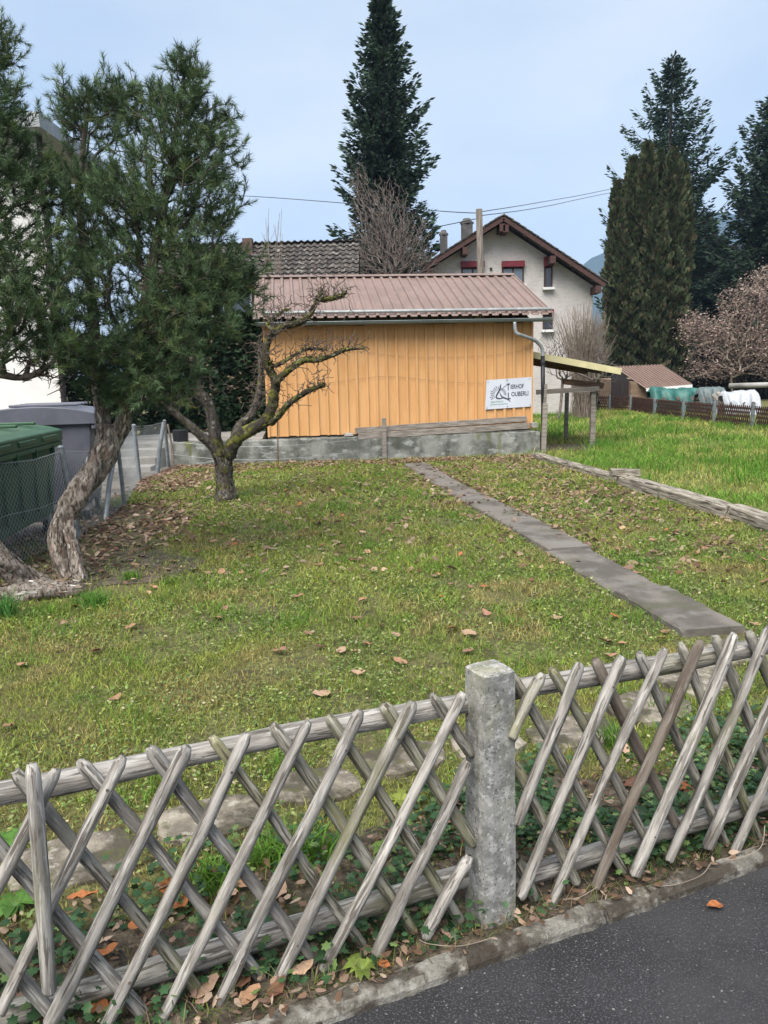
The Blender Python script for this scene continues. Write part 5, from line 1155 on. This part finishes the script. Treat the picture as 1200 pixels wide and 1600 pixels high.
B_tr = [dp(112, 930, 6.15), dp(75, 920, 6.1), dp(40, 905, 6.05), dp(8, 880, 5.95), dp(-25, 850, 5.9), dp(-60, 800, 5.9), dp(-85, 720, 5.9), dp(-80, 600, 5.9)]
B_root = [gp(132, 930) + Vector((0, 0, .05)), gp(80, 935) + Vector((0, 0, .05)), gp(40, 938) + Vector((0, 0, .055)), gp(0, 940) + Vector((0, 0, .03)), gp(-40, 945)]
B_root2 = [gp(128, 922) + Vector((0, .0, .055)), gp(100, 924) + Vector((0, -.06, .07)), gp(62, 918) + Vector((0, -.1, .06))]
pine('pine_tree', 'pine with lying trunk at the left edge, crown cut by the frame', (B_tr[0].x, B_tr[0].y, 0), [B_tr, B_root, B_root2],
     [[.055, .085, .09, .085, .085, .085, .08, .07], [.03, .06, .075, .08, .06], [.02, .036, .03]],
     [([dp(-80, 605, 5.9), dp(-70, 450, 6.0), dp(-60, 300, 6.1), dp(-40, 150, 6.1), dp(-25, 30, 6.1)], [.07, .055, .04, .025, .01]),
      ([dp(-78, 640, 5.9), dp(-30, 585, 5.9), dp(40, 590, 5.9), dp(90, 560, 5.9), dp(150, 510, 6.0)], [.03, .022, .018, .013, .008])],
     [(-8, 60, 6.1, 24, 40, .2), (-5, 120, 6.1, 28, 40, .25), (0, 185, 6.1, 42, 42, .3), (20, 165, 6.1, 25, 22, .2), (10, 270, 6.0, 50, 60, .4), (60, 290, 6.2, 50, 40, .35), (10, 370, 6.0, 75, 60, .45), (70, 400, 6.0, 60, 50, .4), (20, 470, 5.9, 65, 55, .4), (85, 480, 5.95, 60, 50, .35), (-60, 330, 6.1, 60, 220, .5), (100, 545, 6.0, 55, 30, .3), (30, 535, 5.9, 50, 35, .3)], 1850, 950,
     bare=[(40, 560, 5.9, 70, 40, .3), (60, 590, 5.9, 50, 12, .2)])

# ------------------------------------------------------------------ old apple tree
AY = 10.45
def z5(x, y, dy=0.0): return dp(220 + x / 3, 400 + y / 3, AY + dy)
at = thing('apple_tree', 'bare gnarled mossy apple tree in the lawn before the barn', 'tree', gp(352, 781))
tr = [gp(354, 783) + Vector((0, 0, -.05)), z5(398, 1100), z5(392, 1030), z5(385, 960), z5(372, 915)]
q = smooth_path(tr, 5); rl_ = lerp_list([.145, .125, .11, .105, .11], len(q)); MB().tube(q, rl_, 24, lump=.03, tw=.15, lobes=4, ridge=.12).build('trunk', mt['apple_bark'], at, smooth=True)
APAL = ((.12, .10, .085), (.06, .05, .042), (.20, .19, .165), (.09, .09, .025), (.035, .03, .026)); flakes(q, rl_, at, 260, APAL, (.02, .05))
limbs = [([(378, 930), (350, 880), (345, 800), (310, 700), (275, 630), (262, 560), (230, 470)], [.105, .09, .082, .075, .062, .05, .03], 'apple_bark', -.1),
         ([(365, 930), (320, 865), (270, 820), (200, 765), (150, 725), (90, 690), (30, 670)], [.075, .065, .06, .052, .045, .032, .02], 'apple_bark', -.2),
         ([(250, 720), (190, 705), (120, 690), (60, 665)], [.02, .026, .024, .015], 'apple_moss', -.15),
         ([(395, 930), (435, 890), (470, 840), (530, 805), (580, 775), (615, 715), (632, 650), (610, 580), (588, 500), (588, 410), (640, 350), (730, 310), (790, 270), (840, 200), (850, 160)], [.10, .09, .088, .085, .08, .075, .068, .06, .055, .05, .045, .042, .036, .028, .014], 'apple_moss', .1),
         ([(425, 890), (455, 800), (505, 745), (540, 690), (548, 610), (556, 520), (552, 440)], [.055, .055, .05, .045, .038, .03, .02], 'apple_bark', .35),
         ([(600, 775), (660, 745), (700, 690), (770, 645), (835, 612), (862, 598)], [.04, .042, .04, .036, .032, .024], 'apple_moss', -.1),
         ([(630, 600), (690, 535), (760, 490), (830, 490), (900, 465), (960, 440), (1050, 430)], [.05, .045, .042, .036, .03, .022, .008], 'apple_moss', -.05),
         ([(845, 200), (890, 205), (935, 195), (962, 172)], [.028, .032, .03, .018], 'apple_moss', .1),
         ([(640, 355), (600, 320), (640, 270), (700, 250)], [.03, .024, .018, .008], 'apple_moss', .3),
         ([(595, 480), (640, 520), (760, 440), (820, 430), (880, 440)], [.03, .025, .02, .018, .01], 'apple_moss', .25)]
tw = Twigs()
for (pts, rr, m, dy) in limbs:
    n = len(pts); w = [z5(x, y, dy * (i / (n - 1)) * 2) for i, (x, y) in enumerate(pts)]; w = [p + Vector(rng.normal(0, .014, 3)) for p in w]; q = smooth_path(w, 7)
    MB().tube(q, lerp_list(rr, len(q)), 12, lump=.10, ridge=.16).build('limb', mt[m], at, smooth=True); flakes(q, lerp_list(rr, len(q)), at, 120, APAL if m == 'apple_bark' else ((.14, .145, .028), (.06, .055, .022), (.17, .165, .035), (.18, .18, .13), (.03, .025, .02)), (.012, .035))
    par = -1
    for i, p in enumerate(q):
        par = tw.add(p, par)
spots = []
seg_ok = [np.array(p) for p in tw.P if p[2] > 1.15]
for _ in range(2300):
    p = seg_ok[rng.integers(len(seg_ok))]
    if p[0] < -1.9 and rng.random() < .7: continue
    spots.append(p + rng.normal(0, .5, 3) * G((.16, .16, .12)) + G((0, 0, abs(rng.normal(0, .09)))))
for _ in range(150):
    p = seg_ok[rng.integers(len(seg_ok))]
    if p[0] > -1.8: spots.append(p + G((rng.normal(0, .08), rng.normal(0, .1), rng.uniform(.2, .5))))
tips = tw.grow(spots, .15, .06, .02, .14)
r_ = tw.radii(.0042, 3.3, .013)
P_ = np.array(tw.P); par_ = np.array(tw.par); nl = sum(1 for _ in ()); first = len(P_)
k_ = np.where(par_ >= 0)[0]; V, F = edge_mesh(P_[par_[k_]], P_[k_], r_[par_[k_]], r_[k_], 3); npmesh('twigs', V, F, mt['apple_twig'], at)
# lichen and moss cushions on the spurs
m0 = rng.integers(0, len(seg_ok), 1500); c0 = np.array(seg_ok)[m0] + rng.normal(0, .022, (1500, 3)) + G((0, 0, .02)); c0 = c0[(c0[:, 0] > -2.2)]; n = len(c0)
V, F, cc = discs(c0[:, 0], c0[:, 1], c0[:, 2], rng.uniform(.008, .02, n), np.where(rng.random((n, 1)) < .6, G((.14, .14, .028)), G((.2, .21, .15))) * rng.uniform(.5, 1.2, (n, 1)), 1.0)
tag(npmesh('moss', V, F, mt['grass'], at, col=cc), kind='stuff')

# ------------------------------------------------------------------ spruces
DIA = G([(0, 0, 0), (.5, .1, .45), (-.5, -.1, .45), (0, .18, 1.0)]); DIAF = G([(0, 1, 3), (0, 3, 2)])
def spruce(name, label, base, H, rad, seed, whorls, col, droop=.35, upt=.30, dens=1.0, sp=.2, t0=.05, gap=0.0, group=None, hang=.10, wid=.40):
    r = np.random.default_rng(seed); t = thing(name, label, 'tree', base, group=group); bx, by, bz = base
    MB().tube([(bx, by, bz - .3), (bx, by, bz + H * .5), (bx, by, bz + H)], [H * .016 + .05, H * .01 + .02, .015], 8).build('trunk', mt['pole'], t, smooth=True)
    P0 = []; P1 = []; R0 = []; pos = []; dr = []; sc = []
    for i in range(whorls):
        u = t0 + (1 - t0) * (i + r.random() * .8) / whorls
        if u > .995: continue
        L0 = rad(u); z0 = bz + H * u; nbr = r.integers(4, 7); a0 = r.random() * 6.28
        for k in range(nbr):
            if r.random() < gap: continue
            a = a0 + 6.283 * k / nbr + r.normal(0, .2); L = L0 * r.uniform(.62, 1.18); d = G((math.cos(a), math.sin(a), 0)); pd = G((-d[1], d[0], 0)); dd = droop * (1 - u * .75) * r.uniform(.7, 1.3); n = max(4, int(L / .22))
            def at_(s): return G((bx, by, z0)) + d * (L * s)[:, None] + np.stack([s * 0, s * 0, L * (.22 * s - dd * 1.6 * s ** 1.5 + upt * s ** 3.2)], 1)
            S_ = np.linspace(0, 1, n + 1); pp_ = at_(S_); P0.append(pp_[:-1]); P1.append(pp_[1:]); R0.append(.035 * (1 - S_[1:]) * L / 2 + .008)
            w_ = .14 + .23 * L * (1 - S_[1:]); M_ = np.maximum(3, (dens * (6 + 16 * w_)).astype(int)); s = np.repeat(S_[1:], M_) - r.random(M_.sum()) / n; w = np.repeat(w_, M_); N_ = len(s)
            sd = np.where(r.random(N_) < .5, 1., -1.); v = r.random(N_) ** .8; tp = at_(np.clip(s, 0, 1)) + pd * (sd * w * v)[:, None]; tp[:, 2] += -.30 * w * v - hang * r.random(N_) * (1 + L * .4)
            dv = d * (.55 + s)[:, None] + pd * (sd * .7)[:, None]; dv[:, 2] += -.35 + .9 * (s > .8) + r.normal(0, .25, N_); pos.append(tp); dr.append(dv); sc.append(sp * r.uniform(.6, 1.3, N_))
    P0, P1, R0, pos, dr, sc = [np.concatenate(q) for q in (P0, P1, R0, pos, dr, sc)]
    V, F = edge_mesh(G(P0), G(P1), G(R0), G(R0) * .8, 3); npmesh('branches', V, F, mt['twig_dark'], t)
    pos = G(pos); n = len(pos); tint = r.uniform(.6, 1.4, (n, 1)) * (1 + .25 * np.sin(pos[:, 2:3] * 3.1 + pos[:, 0:1] * 4))
    V, F, cc = scatter(DIA * G((wid, wid, 1)), DIAF, pos, G(dr), G(sc), r.uniform(0, 6.28, n), G(col) * tint); npmesh('crown', V, F, mt['conifer'], t, col=cc)
def prof(tab): return lambda u: float(np.interp(u, [a for a, _ in tab], [b for _, b in tab]))
b_ = dp(612, 430, 33); H_ = dp(600, -8, 33).z
spruce('spruce_tree', 'tall narrow dark spruce behind the barn, tallest tree in the picture', (b_.x - .15, 33, 0), H_, prof([(0, 2.1), (.3, 2.1), (.45, 1.95), (.6, 1.8), (.75, 1.45), (.88, .85), (.96, .5), (1, .12)]), 21, 78, (.046, .074, .050), .42, .5, 1.9, .24, .12, hang=.16)
b_ = dp(1040, 400, 48); H_ = dp(1044, 86, 48).z
spruce('spruce_tree', 'open spruce with upturned branch tips behind the brown-green thujas', (b_.x, 48, 0), H_, prof([(0, 4.0), (.5, 3.8), (.62, 3.4), (.72, 2.6), (.8, 2.2), (.86, 1.7), (.92, 1.15), (.97, .6), (1, .1)]), 22, 40, (.040, .066, .046), .46, .66, 1.9, .28, .15, .08, hang=.22, wid=.36)
b_ = dp(1203, 400, 46); H_ = dp(1203, 140, 46).z
spruce('spruce_tree', 'dark spruce at the right edge, cut off by the frame', (b_.x, 46, 0), H_, prof([(0, 3.4), (.4, 3.2), (.6, 2.7), (.75, 2.2), (.85, 1.6), (.94, 1.0), (1, .15)]), 23, 52, (.044, .070, .048), .44, .5, 1.8, .30, .12, hang=.25, wid=.36)
for (px, yt, Y, rr, sd, lb) in [(1118, 372, 52, 3.6, 31, 'low dark conifer between the thujas and the right spruce'), (1165, 385, 50, 3.2, 32, 'dark conifer filling the gap before the right spruce'), (1085, 330, 54, 3.0, 33, 'dark conifer close behind the thujas, right side')]:
    b_ = dp(px, 560, Y); H_ = dp(px, yt, Y).z; spruce('dark_conifer', lb, (b_.x, Y, 0), H_, prof([(0, rr), (.4, rr), (.8, rr * .6), (1, .3)]), sd, 26, (.036, .058, .038), .3, .2, 1.2, .42, .03)

# ------------------------------------------------------------------ thuja columns
def thuja(label, px, yt, Y, rtop, seed, yb=575, n=5200, rpx=30):
    r = np.random.default_rng(seed); b0 = dp(px, yb, Y); H = dp(px - (575 - yt) * .024, yt, Y).z; x0 = b0.x; t = thing('thuja_tree', label, 'tree', (x0, Y, 0), group='thuja columns'); k = Y / FPX
    MB().tube([(x0, Y, -.2), (x0, Y, H * .8)], [.16, .03], 7).build('trunk', mt['pole'], t)
    n = int(n * 1.5); u = r.random(n) ** .85; a = r.uniform(0, 6.28, n); R_ = rpx * k * np.interp(u, [0, .1, .5, .8, .93, 1], [1.0, 1.1, 1.05, .85, .52, .06]); lump = .80 + .17 * np.sin(a * 2 + u * 13 + seed) + .15 * np.sin(a * 5 - u * 37 + seed * 2) + .13 * np.sin(u * 61 + a * 3 + seed)
    rr = R_ * lump * (1 - .35 * r.random(n) ** 2.5); pos = np.stack([x0 + rr * np.cos(a), Y + rr * np.sin(a), u * H], 1); d = np.stack([np.cos(a) * .55, np.sin(a) * .55, np.ones(n)], 1) + r.normal(0, .22, (n, 3))
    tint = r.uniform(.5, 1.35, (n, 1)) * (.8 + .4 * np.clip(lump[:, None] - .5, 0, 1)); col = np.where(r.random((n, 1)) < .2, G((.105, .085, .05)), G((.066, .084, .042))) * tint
    V, F, cc = scatter(DIA * G((.6, .6, 1)), DIAF, pos, d, r.uniform(.15, .36, n), r.uniform(0, 6.28, n), col); npmesh('crown', V, F, mt['conifer'], t, col=cc)
for a in [('shortest thuja column at the left side of the clump', 958, 288, 41, 0, 1, 570, 5200, 15), ('slim thuja column second from the left of the clump', 980, 250, 42, 0, 2, 570, 6500, 16), ('tallest pointed thuja column in the clump', 1001, 226, 41.6, 0, 3, 570, 7000, 18), ('thuja column with blunt tip right of the tallest one', 1020, 240, 42.4, 0, 4, 570, 6500, 16), ('broad thuja column at the right of the clump', 1040, 237, 41.5, 0, 5, 570, 8000, 22), ('rightmost thuja column with rounded shoulder', 1056, 262, 42.6, 0, 6, 570, 6000, 16), ('mid-height thuja at the front of the clump', 1018, 330, 40.6, 0, 7, 572, 6500, 26), ('low thuja at the right foot of the clump', 1044, 390, 40.9, 0, 8, 572, 6000, 26), ('low thuja at the left foot of the clump', 972, 380, 40.7, 0, 9, 572, 6000, 24)]: thuja(*a)

# ------------------------------------------------------------------ bare shrubs and the pale-leaved tree
def bare_shrub(name, label, base, blobs, n, m, r0, seed, alpha=.25, stems=5, spread=.5, seg=.3, sag=.04, group=None):
    t = thing(name, label, 'shrub', base, group=group); tw = Twigs(); bx, by, bz = base; root = tw.add((bx, by, bz - .1), -1)
    T = blob_points(blobs, n, .5)
    for k in range(stems):
        a = 6.28 * k / stems; tw.add((bx + spread * .3 * math.cos(a), by + spread * .3 * math.sin(a), bz + .2), root)
    tips = tw.grow(T, alpha, seg, sag, .06); tw.mesh('twigs', mt[m], t, r0, 2.6, .05); return t, tw, tips
g_ = dp(612, 560, 29.5)
bare_shrub('bare_shrub', 'dense bare brown shrub standing before the tall spruce', (g_.x, 29.5, 0), [(600, 330, 29.5, 45, 55, 1.1), (575, 370, 29.5, 36, 70, 1.0), (635, 370, 29.5, 42, 50, 1.1), (610, 400, 29.3, 72, 45, 1.3), (660, 415, 29.3, 38, 25, .9), (560, 290, 29.5, 18, 40, .4)], 4200, 'brown_twig', .0062, 1, .5, seg=.4)
def fan_shrub(label, px, py, Y, blobs, n, m, r0, spread, sides=3):
    g = dp(px, py, Y); t = thing('bare_shrub', label, 'shrub', (g.x, Y, 0)); T = blob_points(blobs, n, .35); P0 = []; P1 = []; Ra = []; Rb = []
    for q in T:
        b0 = G((g.x + rng.normal(0, spread), Y + rng.normal(0, spread), -.1)); mid = b0 * .55 + q * .45; mid[2] += .12 * (q[2] - b0[2]); mid[:2] = b0[:2] * .68 + q[:2] * .32; k = 7; pr = b0; c = []
        for j in range(1, k + 1):
            u = j / k; p = (1 - u) ** 2 * b0 + 2 * u * (1 - u) * mid + u * u * q + rng.normal(0, .02, 3); P0.append(pr); P1.append(p); Ra.append(r0 * (1.7 - 1.0 * (j - 1) / k)); Rb.append(r0 * (1.7 - 1.0 * j / k)); pr = p; c.append(p)
        for _ in range(sides):
            p = c[rng.integers(2, k - 1)]; d = (q - b0) / np.linalg.norm(q - b0) * rng.uniform(.2, .5) + rng.normal(0, .11, 3); P0.append(p); P1.append(p + d * .5); Ra.append(r0 * .9); Rb.append(r0 * .7); P0.append(p + d * .5); P1.append(p + d + rng.normal(0, .03, 3)); Ra.append(r0 * .7); Rb.append(r0 * .5)
    V, F = edge_mesh(G(P0), G(P1), G(Ra), G(Rb), 3); npmesh('twigs', V, F, mt[m], t)
fan_shrub('pale bare twiggy shrub before the gable house wall', 912, 590, 27, [(912, 512, 27, 44, 40, .8), (925, 495, 27, 32, 32, .6), (895, 505, 27, 34, 40, .6), (938, 525, 27, 26, 45, .5)], 330, 'pale_twig', .0065, .16, 4)
fan_shrub('thin bare sapling twigs standing above the barn roof left end', 425, 560, 22.5, [(432, 350, 22.5, 22, 38, .4), (415, 365, 22.5, 12, 30, .3)], 12, 'pale_twig', .008, .05, 5)
g_ = dp(868, 590, 26)
bare_shrub('bare_shrub', 'low brown bare shrub at the barn corner behind the downpipe', (g_.x, 26, 0), [(865, 545, 26, 24, 45, .6), (880, 560, 26, 30, 35, .6), (945, 570, 26.4, 24, 40, .5)], 700, 'brown_twig', .006, 3, .2, seg=.25)
PTY = 38.5; g_ = dp(1150, 600, PTY)
pt_, ptw, ptips = bare_shrub('pale_leaved_tree', 'spreading tree with dry pinkish leaves behind the tarps', (g_.x, PTY, 0), [(1110, 530, PTY, 50, 42, 1.2), (1165, 490, PTY, 50, 52, 1.4), (1200, 455, PTY, 45, 42, 1.3), (1180, 545, PTY, 60, 42, 1.3), (1110, 578, PTY, 50, 18, 1.0), (1085, 510, PTY, 26, 26, .7), (1215, 540, PTY, 50, 60, 1.3)], 2000, 'pale_twig', .010, 4, .2, stems=4, seg=.45); pt_['category'] = 'tree'
TP = np.array([ptw.P[i] for i in ptips]); lf = rng.random(len(TP)) < .65; TP = TP[lf]; TPn = np.repeat(TP, 10, axis=0) + rng.normal(0, .17, (len(TP) * 10, 3)); n = len(TPn)
V, F, cc = discs(TPn[:, 0], TPn[:, 1], TPn[:, 2], rng.uniform(.022, .045, n), np.where(rng.random((n, 1)) < .6, G((.42, .31, .275)), G((.27, .20, .172))) * rng.uniform(.6, 1.25, (n, 1)), 1.0, 3, 1.7); npmesh('crown', V, F, mt['leaf'], pt_, col=cc)

# ------------------------------------------------------------------ hedges
def hedge(name, label, c, d, n, col, seed, lr=(.04, .08), rz=0.0):
    r = np.random.default_rng(seed); t = thing(name, label, 'hedge', (c[0], c[1], 0), rz); p = r.uniform(-.5, .5, (n, 3)); ax = r.integers(0, 4, n)
    p[ax == 0, 1] = -.5 + np.abs(r.normal(0, .06, (ax == 0).sum())); p[ax == 1, 1] = -.5 + np.abs(r.normal(0, .1, (ax == 1).sum())); p[ax == 2, 2] = .5 - np.abs(r.normal(0, .05, (ax == 2).sum()))
    lump = .5 * (fnoise(p[:, 0] * d[0], p[:, 2] * d[2], .7, seed) - .5)
    x = p[:, 0] * d[0]; y = p[:, 1] * d[1] + lump; z = (p[:, 2] + .5) * d[2] * (1 + .25 * (fnoise(x, x * 0, .6, seed + 3) - .5))
    V, F, cc = discs(x, y, z, r.uniform(*lr, n), G(col) * r.uniform(.45, 1.4, (n, 1)), 1.0, 5, 1.3)
    npmesh('foliage', V, F, mt['leaf'], t, col=cc, local=True); tw = MB()
    for k in range(int(d[0] / .5)): tw.tube([(-d[0] / 2 + .25 + k * .5, 0, -.1), (-d[0] / 2 + .3 + k * .5, .05, d[2] * .8)], [.03, .012], 5)
    for k in range(1): tw.build('stems', mt['twig_dark'], t, local=True)
hedge('hedge', 'dark ivy hedge behind the apple tree left of the barn', (-3.7, 18.9), (2.9, 1.5, 3.1), 10000, (.034, .066, .034), 5)
hedge('hedge', 'dark evergreen hedge between white house and terrace', (-6.4, 19.4), (3.4, 1.5, 2.7), 9000, (.036, .068, .034), 6)
hedge('hedge', 'low dark hedge beyond the lean-to at the field end', (7.0, 33.4), (4.4, 1.2, 1.35), 6000, (.03, .045, .022), 7, (.05, .1))
hedge('hedge', 'brushy brown-green hedge behind the tarps at the right', (20.0, 41.5), (12, 1.5, 1.8), 8000, (.05, .045, .03), 8, (.06, .12))

# ------------------------------------------------------------------ air
hz = MB().box((0, 950, 172), (2300, 2100, 346)).build('haze', mt['hill'])
hz.data.materials.clear(); hm = bpy.data.materials.new('haze'); hm.use_nodes = True; hn = hm.node_tree.nodes; hn.clear()
ho = hn.new('ShaderNodeOutputMaterial'); hv = hn.new('ShaderNodeVolumePrincipled'); hv.inputs['Density'].default_value = .00026; hv.inputs['Color'].default_value = (.42, .64, 1, 1)
hm.node_tree.links.new(hv.outputs[0], ho.inputs['Volume']); hz.data.materials.append(hm); tag(hz, 'thin blue winter haze over the place', 'haze', kind='stuff')
